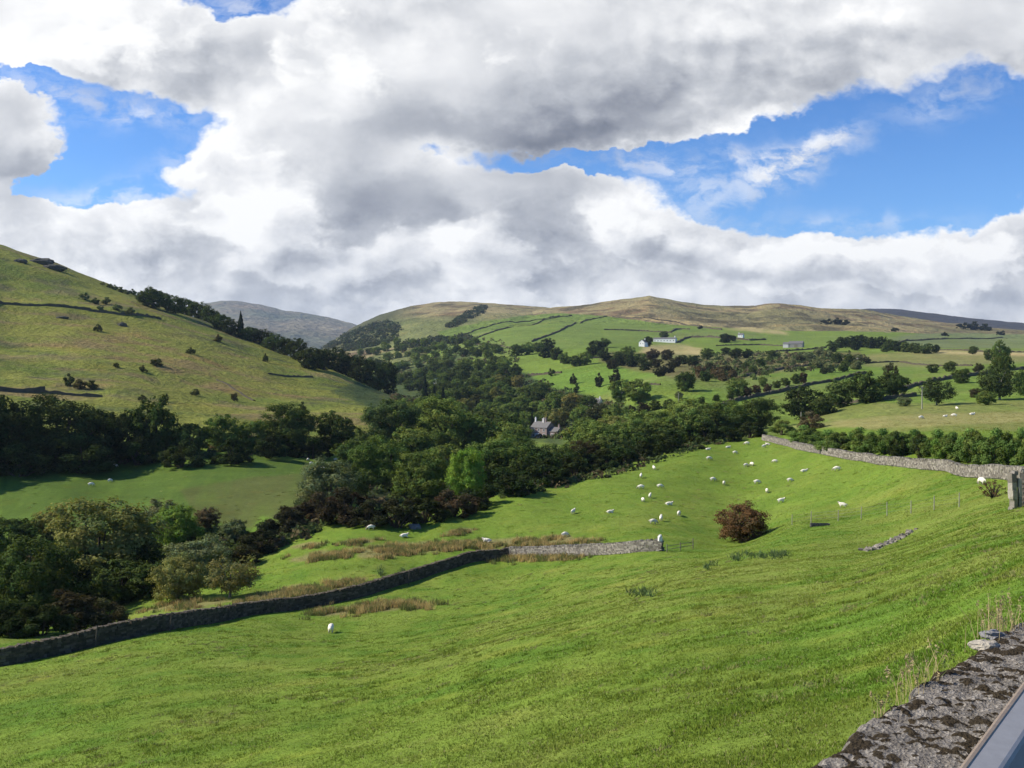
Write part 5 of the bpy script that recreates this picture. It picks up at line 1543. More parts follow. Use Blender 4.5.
def slab(x, y, z0, z1, hx, hy, rz, n, mat, name, par):
    zs = np.linspace(z0, z1, n); C = [(x + r_.normal() * 0.02, y + r_.normal() * 0.02, (zs[i] + zs[i + 1]) / 2) for i in range(n - 1)]
    Hh = [(hx * r_.uniform(0.88, 1.1), hy * r_.uniform(0.9, 1.1), (zs[1] - zs[0]) / 2 * 1.02) for i in range(n - 1)]
    v, f = boxes(C, Hh, np.full(n - 1, rz), 0.10, r_)
    return link(name, npmesh(name, v, f, [M[mat]]), par)


slab(-1.6 * sc, 0, -0.4, 35.5 * sc, 2.4 * sc, 3.4 * sc, 0.2, 6, 'stone_pale', 'stone_slab', G0)
slab(2.0 * sc, 0.1, -0.4, 33 * sc, 1.0 * sc, 1.2 * sc, 0.0, 3, 'wood', 'timber_upright', G0)
slab(4.6 * sc, -0.1, -0.4, 31 * sc, 1.4 * sc, 2.6 * sc, -0.1, 5, 'stone_pale', 'stone_slab', G0)
slab(0.2 * sc, 0, 34 * sc, 38 * sc, 2.2 * sc, 2.6 * sc, 0.3, 2, 'stone', 'cap_stone', G0)
q0 = at(1019, 509); q1 = spot(1100, q0[1] * 0.92)
dry_wall('dry_stone_wall', [spot(1021, p[1] * 1.01), spot(1060, p[1] * 1.0), q1], 34 * sc, M['stone'], 'broken stone wall end butting the gate post at the right edge', 305)
# ------------------------------------------------------------------ ground cover nobody could count
def tufts(P_, up, h, w, col, r, lean=0.5, per=3, vary=0.25):
    """per blades at every point: slim triangles leaning their own way"""
    n = len(P_)
    P_ = np.repeat(P_, per, 0); h = np.repeat(h, per) * r.uniform(0.55, 1.25, n * per); w = np.repeat(w, per); col = np.repeat(col, per, 0)
    m = len(P_)
    th = r.uniform(0, 2 * np.pi, m)
    side = np.stack([np.cos(th), np.sin(th), np.zeros(m)], 1)
    ph = r.uniform(0, 2 * np.pi, m); ln = r.uniform(0.1, 1, m) * lean
    tip = np.stack([np.cos(ph) * ln, np.sin(ph) * ln, np.ones(m)], 1) * h[:, None]
    off = r.normal(size=(m, 3)) * (w * 1.6)[:, None]; off[:, 2] = -0.01
    b = P_ + off
    V = np.stack([b - side * w[:, None] / 2, b + side * w[:, None] / 2, b + tip], 1).reshape(-1, 3)
    F = np.arange(m * 3).reshape(m, 3)
    c = np.repeat(col * r.uniform(1 - vary, 1 + vary, (m, 1)) * (1 + r.uniform(-0.08, 0.08, (m, 3))), 3, 0)
    return V, F, c


def ground_tint(U, Y):
    z = z_ground(U, Y); px, py = pix(U, z / Y)
    return z, land_colour(U, Y, px, py), px, py


# short pasture grass, coarser and sparser with distance
r_ = np.random.default_rng(41)
N = 520000
lo, hi = 8.0, 225.0
q = r_.uniform(0, 1, N)
Y = lo * (hi / lo) ** q
U = r_.uniform(-0.64, 0.64, N)
Zt, Ct, PX, PY = ground_tint(U, Y)
X = U * Y
cl = fbm(X / 1.1, Y / 1.1, 3, 401); c2 = fbm(X / 4, Y / 4, 3, 402)
ok = ~((U > 0.32) & (Y < 9.0)) & ~((Y > 128) & (U < -0.13)) & ~((Y > 85) & (U < -0.30))
ok &= r_.uniform(0, 1, N) < np.clip(0.92 + cl * 0.4, 0.6, 1)
h = (0.042 + 0.030 * np.clip(cl * 1.0 + c2 * 0.4, -0.8, 1.3)) * (1 + np.clip(Y / 150, 0, 1) * 0.8)
w = 0.007 + 0.00050 * Y
col = Ct * np.array([1.10, 1.10, 1.0]) * (1 + 0.15 * cl[:, None] + 0.06 * c2[:, None])
dry = (r_.uniform(0, 1, N) < 0.05)[:, None]
col = np.where(dry, np.array([0.40, 0.36, 0.16]), col)
V, F, C = tufts(np.stack([X, Y, Zt], 1)[ok], None, np.maximum(h[ok], 0.02), w[ok], col[ok], r_, 0.9, 3, 0.14)
me = npmesh('grass', V, F, [M['sward']]); vcol(me, 'tone', C)
tag(link('grass', me), kind='stuff')

# coarser tussocks that give the field its lumps
N = 6000
Y = 11 * (215 / 11) ** r_.uniform(0, 1, N); U = r_.uniform(-0.62, 0.62, N)
Zt, Ct, PX, PY = ground_tint(U, Y); X = U * Y
ok = (fbm(X / 6, Y / 6, 3, 411) + 0.6 * fbm(X / 20, Y / 20, 3, 412) > -0.05) & ~((U > 0.30) & (Y < 12))
X, Y, Zt, Ct = X[ok], Y[ok], Zt[ok], Ct[ok]
k = 14
X2 = np.repeat(X, k) + r_.normal(size=len(X) * k) * 0.15; Y2 = np.repeat(Y, k) + r_.normal(size=len(X) * k) * 0.15
Z2 = ground_xy(X2, Y2)
shade = r_.uniform(0.95, 1.25, len(X))[:, None] * np.array([1.1, 1.05, 0.95])
pale = (r_.uniform(0, 1, len(X)) < 0.22)[:, None]
C2 = np.repeat(np.where(pale, np.array([0.30, 0.29, 0.11]), Ct * shade), k, 0)
V, F, C = tufts(np.stack([X2, Y2, Z2], 1), None, np.repeat(r_.uniform(0.05, 0.11, len(X)), k), 0.010 + 0.0006 * Y2, C2, r_, 0.9, 3, 0.14)
me = npmesh('tussock_grass', V, F, [M['sward']]); vcol(me, 'tone', C)
tag(link('tussock_grass', me), kind='stuff')

# brown rushes in the wet ground along the wall
P_, H_, W_, C_ = [], [], [], []
for (cx, cy, rx, ry, tilt, k) in RUSHES:
    m = int(rx * ry * 1.35 * k)
    for i in range(m):
        a, b = r_.normal() * 0.5, r_.normal() * 0.5
        px = cx + a * rx; py = cy + tilt * (px - cx) + b * ry + 2
        if py < 512: continue
        p = at(px, py, 60)
        if fbm(np.array([p[0] / 2.6]), np.array([p[1] / 2.6]), 3, 77)[0] < -0.12: continue
        if p[1] > 170: continue
        t = r_.uniform(0.7, 1.3); g = r_.uniform(0, 1)
        n = 22
        P_.append(p + np.concatenate([r_.normal(size=(n, 2)) * 0.22, np.zeros((n, 1))], 1)); H_.append(np.full(n, 0.5 * t)); W_.append(np.full(n, 0.035 + 0.0003 * p[1]))
        C_.append(np.tile(np.array([0.40, 0.30, 0.115]) * t if g < 0.55 else np.array([0.15, 0.165, 0.05]) * t, (n, 1)))
V, F, C = tufts(np.concatenate(P_), None, np.concatenate(H_), np.concatenate(W_), np.concatenate(C_), r_, 0.45, 2)
me = npmesh('rushes', V, F, [M['blade']]); vcol(me, 'tone', C)
tag(link('rushes', me), kind='stuff')

# thistles and nettles below the russet hawthorn
P_, H_, W_, C_ = [], [], [], []
for (cx, cy, rx, ry, m) in [(768, 557, 22, 3, 16), (736, 560, 8, 3, 5), (644, 597, 12, 2, 6), (712, 569, 6, 2, 3), (380, 573, 6, 4, 6), (404, 575, 5, 4, 5)]:
    for i in range(m):
        p = at(cx + r_.normal() * rx * 0.5, cy + r_.normal() * ry * 0.5, 30); n = 14
        P_.append(p + np.concatenate([r_.normal(size=(n, 2)) * 0.12, r_.uniform(0, 0.3, (n, 1))], 1)); H_.append(np.full(n, 0.30)); W_.append(np.full(n, 0.07)); C_.append(np.tile(np.array([0.12, 0.17, 0.06]) * r_.uniform(0.7, 1.2), (n, 1)))
V, F, C = tufts(np.concatenate(P_), None, np.concatenate(H_), np.concatenate(W_), np.concatenate(C_), r_, 1.2, 2)
me = npmesh('weeds', V, F, [M['blade']]); vcol(me, 'tone', C)
tag(link('weeds', me), kind='stuff')


# brambles, saplings and bracken between the trees
def scrub(name, polys, n, size, cols, seed, d0, lift):
    r = np.random.default_rng(seed)
    Cc, Sz, Co = [], [], []
    for poly, dmin, dmax, share in polys:
        xs = [q[0] for q in poly]; ys = [q[1] for q in poly]
        k = 0
        m = int(n * share)
        us_ = ray(r.uniform(min(xs), max(xs), m * 4), 380)[0]; Yd = dmin * (dmax / dmin) ** r.uniform(0, 1, m * 4)
        z = z_ground(us_, Yd); px, py = pix(us_, z / Yd)
        ok = np.nonzero(inside(px, py, poly))[0][:m]
        Cc.append(np.stack([us_[ok] * Yd[ok], Yd[ok], z[ok]], 1))
    P0 = np.concatenate(Cc)
    k = 20
    sc = np.repeat(r.uniform(0.6, 1.4, len(P0)), k) * size
    d = rand_dirs(len(P0) * k, r); d[:, 2] = np.abs(d[:, 2])
    c = np.repeat(P0, k, 0) + d * sc[:, None] * np.array([1.1, 1.1, lift]) * r.uniform(0.6, 1, (len(d), 1))
    nr = unit(d + rand_dirs(len(d), r) * 0.5)
    v, f = cards(c, nr, size * 0.34, r)
    ci = np.array(cols)[r.integers(0, len(cols), len(P0))]
    t = np.repeat(np.repeat(ci, k, 0) * r.uniform(0.7, 1.3, (len(d), 1)), 4, 0)
    me = npmesh(name, v, f, [M['blade']]); vcol(me, 'tone', t)
    return tag(link(name, me), kind='stuff')


scrub('undergrowth', [
    ([(0, 545), (60, 520), (150, 515), (240, 535), (250, 556), (225, 575), (150, 580), (110, 612), (60, 632), (0, 640)], 98, 150, 0.30),
    ([(300, 505), (400, 480), (520, 460), (640, 440), (745, 424), (752, 436), (700, 450), (600, 480), (520, 496), (420, 522), (340, 535), (300, 530)], 135, 290, 0.42),
    ([(0, 462), (0, 440), (370, 440), (372, 455), (290, 456), (150, 464)], 195, 260, 0.14),
    ([(236, 545), (330, 500), (345, 520), (262, 556)], 125, 175, 0.12)], 1500, 1.15, [(0.075, 0.10, 0.034), (0.10, 0.13, 0.04), (0.125, 0.10, 0.05), (0.06, 0.08, 0.028)], 51, 90, 1.0)
scrub('far_undergrowth', [
    ([(380, 410), (420, 375), (520, 372), (600, 400), (650, 410), (640, 430), (560, 440), (460, 432)], 300, 800, 0.5),
    ([(330, 370), (400, 345), (500, 338), (520, 362), (440, 385), (390, 385)], 600, 1400, 0.3),
    ([(690, 356), (760, 353), (865, 352), (862, 366), (800, 372), (735, 384), (695, 378)], 450, 1000, 0.2)], 1700, 2.6, [(0.075, 0.10, 0.034), (0.10, 0.135, 0.042), (0.12, 0.10, 0.05)], 52, 300, 1.0)

# the wooded flank of the fell and the plantation strip on it, too far to count
scrub('far_woodland', [
    ([(322, 350), (350, 332), (385, 320), (402, 326), (396, 342), (360, 356)], 1500, 2700, 0.55),
    ([(446, 327), (462, 316), (480, 307), (487, 307), (484, 313), (466, 321), (452, 328)], 1500, 2700, 0.30),
    ([(400, 345), (440, 338), (470, 336), (470, 342), (420, 352)], 1200, 1600, 0.15)], 700, 6.5, [(0.045, 0.058, 0.028), (0.055, 0.075, 0.03), (0.075, 0.08, 0.04)], 53, 1200, 1.0)

# ------------------------------------------------------------------ the roadside parapet and rail we look over
def ray_at(px, py, z):
    u, e = ray(px, py); d = z / float(e)
    return np.array([float(u) * d, d, z])


ZP = -1.25
a, b = ray_at(800, 768, ZP), ray_at(1024, 618, ZP)
dr = (b - a) / np.linalg.norm(b - a); nrm = np.array([dr[1], -dr[0], 0.0])
L0, L1, WD = -1.6, 5.0, 0.62
ns, nw = 900, 90
S, T = np.meshgrid(np.linspace(L0, L1, ns), np.linspace(0, 1, nw), indexing='ij')
edge = 0.05 * fbm(S[:, :1] / 0.22, S[:, :1] * 0, 4, 501) + 0.02 * fbm(S[:, :1] / 0.05, S[:, :1] * 0, 3, 503)
off = edge * (1 - T) + T * WD
X = a[0] + dr[0] * S + nrm[0] * off; Yy = a[1] + dr[1] * S + nrm[1] * off
rough = 0.012 * fbm(X / 0.10, Yy / 0.10, 4, 505) + 0.010 * fbm(X / 0.035, Yy / 0.035, 3, 506)
# old cap slabs: joints across, each slab a little out of level
seam = np.array([0.62, 1.15, 1.9, 2.75, 3.5, 4.2, -0.1, -0.9])
js = np.min(np.abs(S[..., None] - seam - 0.03 * T[..., None]), -1)
step_ = 0.012 * vnoise(np.searchsorted(np.sort(seam), S[:, 0])[:, None] * 1.0 + 0.5 * np.ones_like(S), S * 0 + 0.5, 507)
mo = np.clip(fbm(X / 0.22, Yy / 0.16, 4, 509) * 1.3 + fbm(X / 0.035, Yy / 0.028, 4, 510) * 2.4 - 0.10, 0, 1)
Z = ZP + rough + step_ - 0.02 * np.exp(-(js / 0.012) ** 2) - 0.05 * np.clip(1 - T / 0.07, 0, 1) ** 2 + 0.009 * mo
top = np.stack([X, Yy, Z], -1)
# face down to the field
nd = 10
face = []
for k in range(1, nd + 1):
    q = top[:, 0].copy(); q[:, 2] -= k / nd * 4.4; q[:, :2] += nrm[:2] * (-0.05 * k / nd) + 0.02 * fbm(q[:, 0] / 0.2 + k, q[:, 2] / 0.2, 3, 515)[:, None] * nrm[:2]; face.append(q)
face = np.stack(face[::-1], 1)
allv = np.concatenate([face, top], 1)
back = top[:, -1:].copy(); back[:, :, 2] -= 0.9
allv = np.concatenate([allv, back], 1)
m, t, bs = new_mat('weathered_parapet')
pos = t.node('ShaderNodeNewGeometry').outputs['Position']
mv = t.attr('moss')
agg = t.node('ShaderNodeTexVoronoi'); t.put(agg.inputs['Vector'], pos); agg.inputs['Scale'].default_value = 90.0
fine = t.noise(pos, 60, 6, 0.7)
stone_c = t.mix(t.step(agg.outputs['Color'], 0.55, 0.8), (0.225, 0.198, 0.165), (0.38, 0.34, 0.285))
stone_c = t.mix(t.step(t.noise(pos, 7, 5, 0.6), 0.45, 0.65), stone_c, t.vmath('SCALE', stone_c, 0.72))
lich = t.step(t.noise(pos, 26, 4, 0.6), 0.66, 0.72)
stone_c = t.mix(t.math('MULTIPLY', lich, 0.7), stone_c, (0.50, 0.47, 0.40))
mf = t.step(t.math('MULTIPLY_ADD', fine, 0.5, mv), 0.50, 0.66)
moss_c = t.mix(fine, (0.022, 0.017, 0.012), (0.085, 0.062, 0.032))
t.put(bs.inputs['Base Color'], t.mix(mf, stone_c, moss_c))
bump(t, bs, t.math('ADD', fine, t.math('MULTIPLY', agg.outputs['Distance'], 0.6)), 0.9, 0.02)
me = npmesh('parapet_wall', allv.reshape(-1, 3), grid_faces(allv.shape[0], allv.shape[1]), [m], True)
mm = np.zeros(allv.shape[:2]); mm[:, nd:nd + nw] = mo
at_ = me.attributes.new('moss', 'FLOAT', 'POINT'); at_.data.foreach_set('value', mm.ravel().astype(np.float32))
o = link('parapet_wall', me)
# attribute node needs the factor output
for nd_ in m.node_tree.nodes:
    if nd_.type == 'ATTRIBUTE':
        for l in list(nd_.outputs[0].links):
            to = l.to_socket; m.node_tree.links.remove(l); m.node_tree.links.new(nd_.outputs['Fac'], to)
tag(o, 'weathered mossy stone parapet at the roadside in the lower right corner', 'parapet', kind='thing')

# galvanised rail just in front of it
m, t, bs = new_mat('galvanised_rail')
pos = t.node('ShaderNodeNewGeometry').outputs['Position']
w_ = t.attr('wear')
n_ = t.noise(pos, 30, 5, 0.65)
zinc = t.mix(n_, (0.23, 0.222, 0.212), (0.34, 0.33, 0.32))
rust = t.mix(t.noise(pos, 55, 4, 0.6), (0.17, 0.12, 0.08), (0.33, 0.26, 0.19))
t.put(bs.inputs['Base Color'], t.mix(t.step(t.math('MULTIPLY_ADD', n_, 0.35, w_), 0.62, 0.80), zinc, rust))
bs.inputs['Roughness'].default_value = 0.6; bs.inputs['Metallic'].default_value = 0.0; bs.inputs['Specular IOR Level'].default_value = 0.4
for nd_ in m.node_tree.nodes:
    if nd_.type == 'ATTRIBUTE':
        for l in list(nd_.outputs[0].links):
            to = l.to_socket; m.node_tree.links.remove(l); m.node_tree.links.new(nd_.outputs['Fac'], to)
a2, b2 = ray_at(956, 768, -1.06), ray_at(1024, 678, -1.02)
d2 = (b2 - a2) / np.linalg.norm(b2 - a2); n2 = np.array([d2[1], -d2[0], 0]); n2 /= np.linalg.norm(n2)
prof = []
for (x, z) in [(0.0, -0.105), (0.0, -0.012), (0.004, -0.004), (0.012, 0.0), (0.020, -0.002), (0.024, -0.006), (0.078, -0.020), (0.086, -0.025), (0.090, -0.038), (0.088, -0.16)]: prof.append((x, z))
prof = np.array(prof); wear = np.array([0.2, 0.6, 0.85, 0.95, 0.9, 0.45, 0.05, 0.1, 0.15, 0.1])
st = np.linspace(-1.5, 3.5, 80)
V = a2[None, None] + d2[None, None] * st[:, None, None] + n2[None, None] * prof[None, :, :1] + np.array([0, 0, 1.0])[None, None] * prof[None, :, 1:]
nc = len(prof)
F = grid_faces(len(st), nc); F = np.concatenate([F, np.array([(i * nc + nc - 1, i * nc, (i + 1) * nc, (i + 1) * nc + nc - 1) for i in range(len(st) - 1)])])
GR = empty('guard_rail', (0, 0, 0)); tag(GR, 'grey metal guard rail with a worn tan edge in front of the parapet', 'guard rail')
me = npmesh('rail_beam', V.reshape(-1, 3), F, [m], False)
at_ = me.attributes.new('wear', 'FLOAT', 'POINT'); at_.data.foreach_set('value', np.tile(wear, len(st)).astype(np.float32))
link('rail_beam', me, GR)
for s_ in (-0.9, 1.1, 3.1):
    q = a2 + d2 * s_ + n2 * 0.046
    child('post', bx(q[0] - 0.04, q[0] + 0.04, q[1] - 0.04, q[1] + 0.04, -1.9, q[2] - 0.106), 'wire', GR)

# the road we stand on
q = [a + nrm * WD + dr * -9, a + nrm * WD + dr * 9, a + nrm * (WD + 6) + dr * 9, a + nrm * (WD + 6) + dr * -9]
v = np.array([(p[0], p[1], -1.78) for p in q]); v = np.concatenate([v, v - (0, 0, 3.5)])
o = link('road', npmesh('road', v, np.array([(0, 3, 2, 1), (0, 1, 5, 4), (1, 2, 6, 5), (2, 3, 7, 6), (3, 0, 4, 7)]), [mat_plain('asphalt', (0.055, 0.055, 0.056), 0.9, 0.25, 25.0, 0.2, bmp=0.4)])); o['kind'] = 'structure'


# dry seeding grass along the parapet edge
def dry_tuft(s_, off, n, hgt, label, seed, spread=0.06, green=0.25):
    r = np.random.default_rng(seed)
    p0 = a + dr * s_ + nrm * off
    parts, tone, o_ = [], [], 0
    for i in range(n):
        ph = r.uniform(0, 6.28); ln = r.uniform(0.08, 0.55); h = hgt * r.uniform(0.45, 1.15)
        sx = r.normal() * spread * dr + r.normal() * spread * 0.35 * nrm
        pts = [sx, sx + np.array([math.cos(ph) * ln * h * 0.35, math.sin(ph) * ln * h * 0.35, h * 0.6]), sx + np.array([math.cos(ph) * ln * h, math.sin(ph) * ln * h, h])]
        v, f = tube(pts, [0.0016, 0.0012, 0.0006], 3)
        parts.append((v, f)); c = np.array([0.46, 0.37, 0.19]) * r.uniform(0.7, 1.2) if r.uniform() > green else np.array([0.22, 0.26, 0.08])
        nn = len(v)
        if r.uniform() < 0.6:
            tip = pts[2]; cc = tip + r.normal(size=(10, 3)) * np.array([0.007, 0.007, 0.028]) * (h / 0.3)
            v2, f2 = cards(cc, rand_dirs(10, r), 0.008, r, 0.35); parts.append((v2, f2)); nn += len(v2)
        tone.append(np.tile(c, (nn, 1)))
    V, F = join(parts)
    me = npmesh('grass_tuft', V, F, [M['blade']]); vcol(me, 'tone', np.concatenate(tone))
    o = link('grass_tuft', me); o.location = p0 + np.array([0, 0, -0.06])
    return tag(o, label, 'grass tuft', kind='thing')


def s_at(px, py):
    return float(np.dot(ray_at(px, py, ZP) - a, dr))


dry_tuft(s_at(930, 688), -0.03, 28, 0.15, 'tuft of blond dry grass growing at the middle of the parapet edge', 601, 0.07)
dry_tuft(s_at(948, 676), -0.02, 14, 0.15, 'thin yellow grass tuft just right of the blond one on the parapet edge', 602, 0.05, 0.5)
dry_tuft(s_at(1014, 631), -0.03, 60, 0.18, 'thick tan grass tuft at the far end of the parapet by the frame edge', 603, 0.12)
dry_tuft(s_at(895, 712), -0.03, 18, 0.09, 'small sparse grass tuft low on the near parapet edge', 604, 0.06, 0.6)
rock('loose_stone', ray_at(989, 648, ZP) + nrm * -0.02, 0.075, 0.055, 0.028, 33, 'flat pale loose stone on the parapet edge near the thick grass tuft', 'pale_rock', 'stone')
rock('loose_stone', ray_at(1000, 637, ZP) + nrm * -0.02, 0.06, 0.04, 0.022, 34, 'flat grey loose stone behind the pale one on the parapet edge', 'rock', 'stone')

# ------------------------------------------------------------------ haze in the air of the valley
HZ = (-9000.0, 9000.0, -60.0, 8200.0, LOWEST - 1.0, HIGHEST + 40.0)
v, f = bx(*HZ)
hm = bpy.data.materials.new('valley_haze'); hm.use_nodes = True; hm.node_tree.nodes.clear()
pv = hm.node_tree.nodes.new('ShaderNodeVolumePrincipled'); ho = hm.node_tree.nodes.new('ShaderNodeOutputMaterial')
pv.inputs['Color'].default_value = (0.66, 0.80, 1.0, 1); pv.inputs['Density'].default_value = HAZE; pv.inputs['Anisotropy'].default_value = 0.2
hm.node_tree.links.new(pv.outputs[0], ho.inputs['Volume'])
if HAZE > 0:
    o = link('haze', npmesh('haze', v, f, [hm])); o['kind'] = 'stuff'
# ------------------------------------------------------------------ sky: Nishita plus cumulus laid out by direction
SUN_EL = 38.5
SUN_AZ = -85.0     # degrees from straight ahead (+Y), negative is to the left
SUN_DIR = Vector((math.sin(R(SUN_AZ)) * math.cos(R(SUN_EL)), math.cos(R(SUN_AZ)) * math.cos(R(SUN_EL)), math.sin(R(SUN_EL))))


# banks of cloud: column, row, half width, half height, tilt in degrees, weight
CLOUDS = [
    (470, 50, 260, 82, 0, 1.0), (760, 45, 220, 78, 10, 0.95), (960, 8, 160, 55, 10, 0.9), (640, 110, 120, 42, 6, 0.55),
    (330, 95, 105, 52, 0, 0.75), (130, 40, 150, 42, 0, 0.95), (20, 10, 90, 40, 0, 0.7), (1020, 62, 36, 26, 0, 0.75), (160, 98, 140, 20, -8, 0.6),
    (10, 140, 66, 52, -12, 1.1), (-120, 150, 110, 90, 0, 1.0),
    (265, 210, 95, 62, 0, 1.15), (235, 140, 48, 26, -10, 0.75), (430, 225, 150, 66, 0, 1.0), (590, 215, 125, 52, -16, 0.95), (700, 250, 90, 30, -14, 0.7),
    (110, 236, 150, 40, 0, 0.66), (960, 262, 110, 40, 4, 0.85), (820, 266, 130, 30, -4, 0.7),
    (450, 322, 1300, 72, 0, 1.25), (1250, 200, 200, 130, 0, 1.0),
    (870, 172, 175, 48, 0, -0.9), (205, 128, 50, 20, -10, -0.5), (60, 170, 50, 18, 0, -0.35), (985, 130, 90, 58, 8, -0.8), (145, 148, 70, 36, -6, -0.95), (600, 159, 130, 13, -3, -0.85), (45, 82, 60, 14, -12, -0.85),
    (250, 4, 46, 20, 0, -0.8), (75, 186, 70, 13, 0, -0.6), (322, 121, 66, 9, 4, -0.55), (190, 110, 60, 14, -10, -0.3), (745, 215, 60, 16, -12, -0.4), (470, 160, 60, 9, 0, -0.35),
]


# nearer cumulus standing in front of the main bank
FRONT = [
    (258, 214, 74, 50, 0, 1.15), (225, 165, 40, 26, 0, 0.7), (448, 236, 56, 32, 0, 1.05), (505, 268, 70, 24, 0, 0.85), (600, 220, 76, 28, -14, 1.0), (690, 260, 66, 24, 0, 0.95), (345, 272, 90, 24, 0, 0.8),
    (120, 268, 100, 24, 0, 0.8), (965, 262, 78, 34, 4, 1.05), (850, 272, 76, 24, 0, 0.9), (10, 232, 80, 24, 0, 0.7), (560, 302, 110, 14, 0, 0.75), (775, 288, 56, 18, 0, 0.8), (330, 60, 70, 50, 0, 0.95), (95, 38, 90, 34, 0, 0.85), (540, 40, 60, 40, 0, 0.5),
]
# thin ragged scraps of cloud
WISPS = [
    (782, 168, 50, 15, 18, 1.15), (735, 158, 24, 9, 0, 0.55), (834, 143, 32, 9, 14, 0.65), (60, 96, 80, 16, -14, 0.55), (200, 165, 40, 20, 0, 0.45), (640, 163, 80, 12, -4, 0.5), (330, 124, 60, 12, 0, 0.5),
    (110, 196, 70, 14, 0, 0.6), (240, 10, 50, 18, 0, 0.5), (960, 90, 60, 20, 20, 0.4), (700, 200, 60, 22, -20, 0.4), (150, 115, 50, 16, 0, 0.4), (860, 222, 90, 12, 0, 0.35), (600, 135, 120, 14, 4, 0.4),
]
# shade put into the cloud colour, grey undersides, negative for highlights: column, row, half width, half height, tilt, weight
BASES = [
    (500, 132, 190, 24, 0, 0.95), (650, 112, 130, 34, 8, 0.75), (800, 92, 90, 24, 20, 0.45), (420, 95, 90, 30, 0, 0.3), (640, 60, 140, 40, 0, 0.25), (30, 168, 50, 22, 0, 0.7), (20, 130, 40, 24, 0, 0.25),
    (650, 252, 84, 20, -6, 0.95), (560, 268, 90, 16, 0, 0.6), (395, 195, 90, 26, -4, 0.55), (480, 215, 60, 14, 0, 0.45), (330, 262, 90, 16, 0, 0.65), (250, 265, 60, 14, 0, 0.4), (120, 255, 100, 16, 0, 0.4),
    (350, 300, 70, 14, 0, 0.55), (850, 280, 90, 12, 0, 0.35), (980, 300, 60, 10, 0, 0.3), (760, 285, 50, 12, 0, 0.35), (180, 75, 90, 14, 0, 0.35), (110, 195, 90, 12, 0, 0.25), (1010, 70, 30, 16, 0, 0.4), (900, 30, 80, 14, 10, 0.2),
    (448, 238, 40, 18, 0, -1.0), (238, 205, 50, 40, 0, -0.95), (370, 200, 130, 46, 0, 0.42), (300, 292, 220, 16, 0, 0.35), (540, 240, 150, 26, 0, 0.25), (590, 205, 36, 10, 0, -0.5), (540, 255, 20, 10, 0, -0.4), (960, 258, 70, 24, 0, -0.6), (340, 70, 60, 44, 0, -0.5), (100, 25, 70, 30, 0, -0.4), (820, 250, 80, 8, -6, -0.6), (240, 140, 36, 12, -10, -0.4),
]


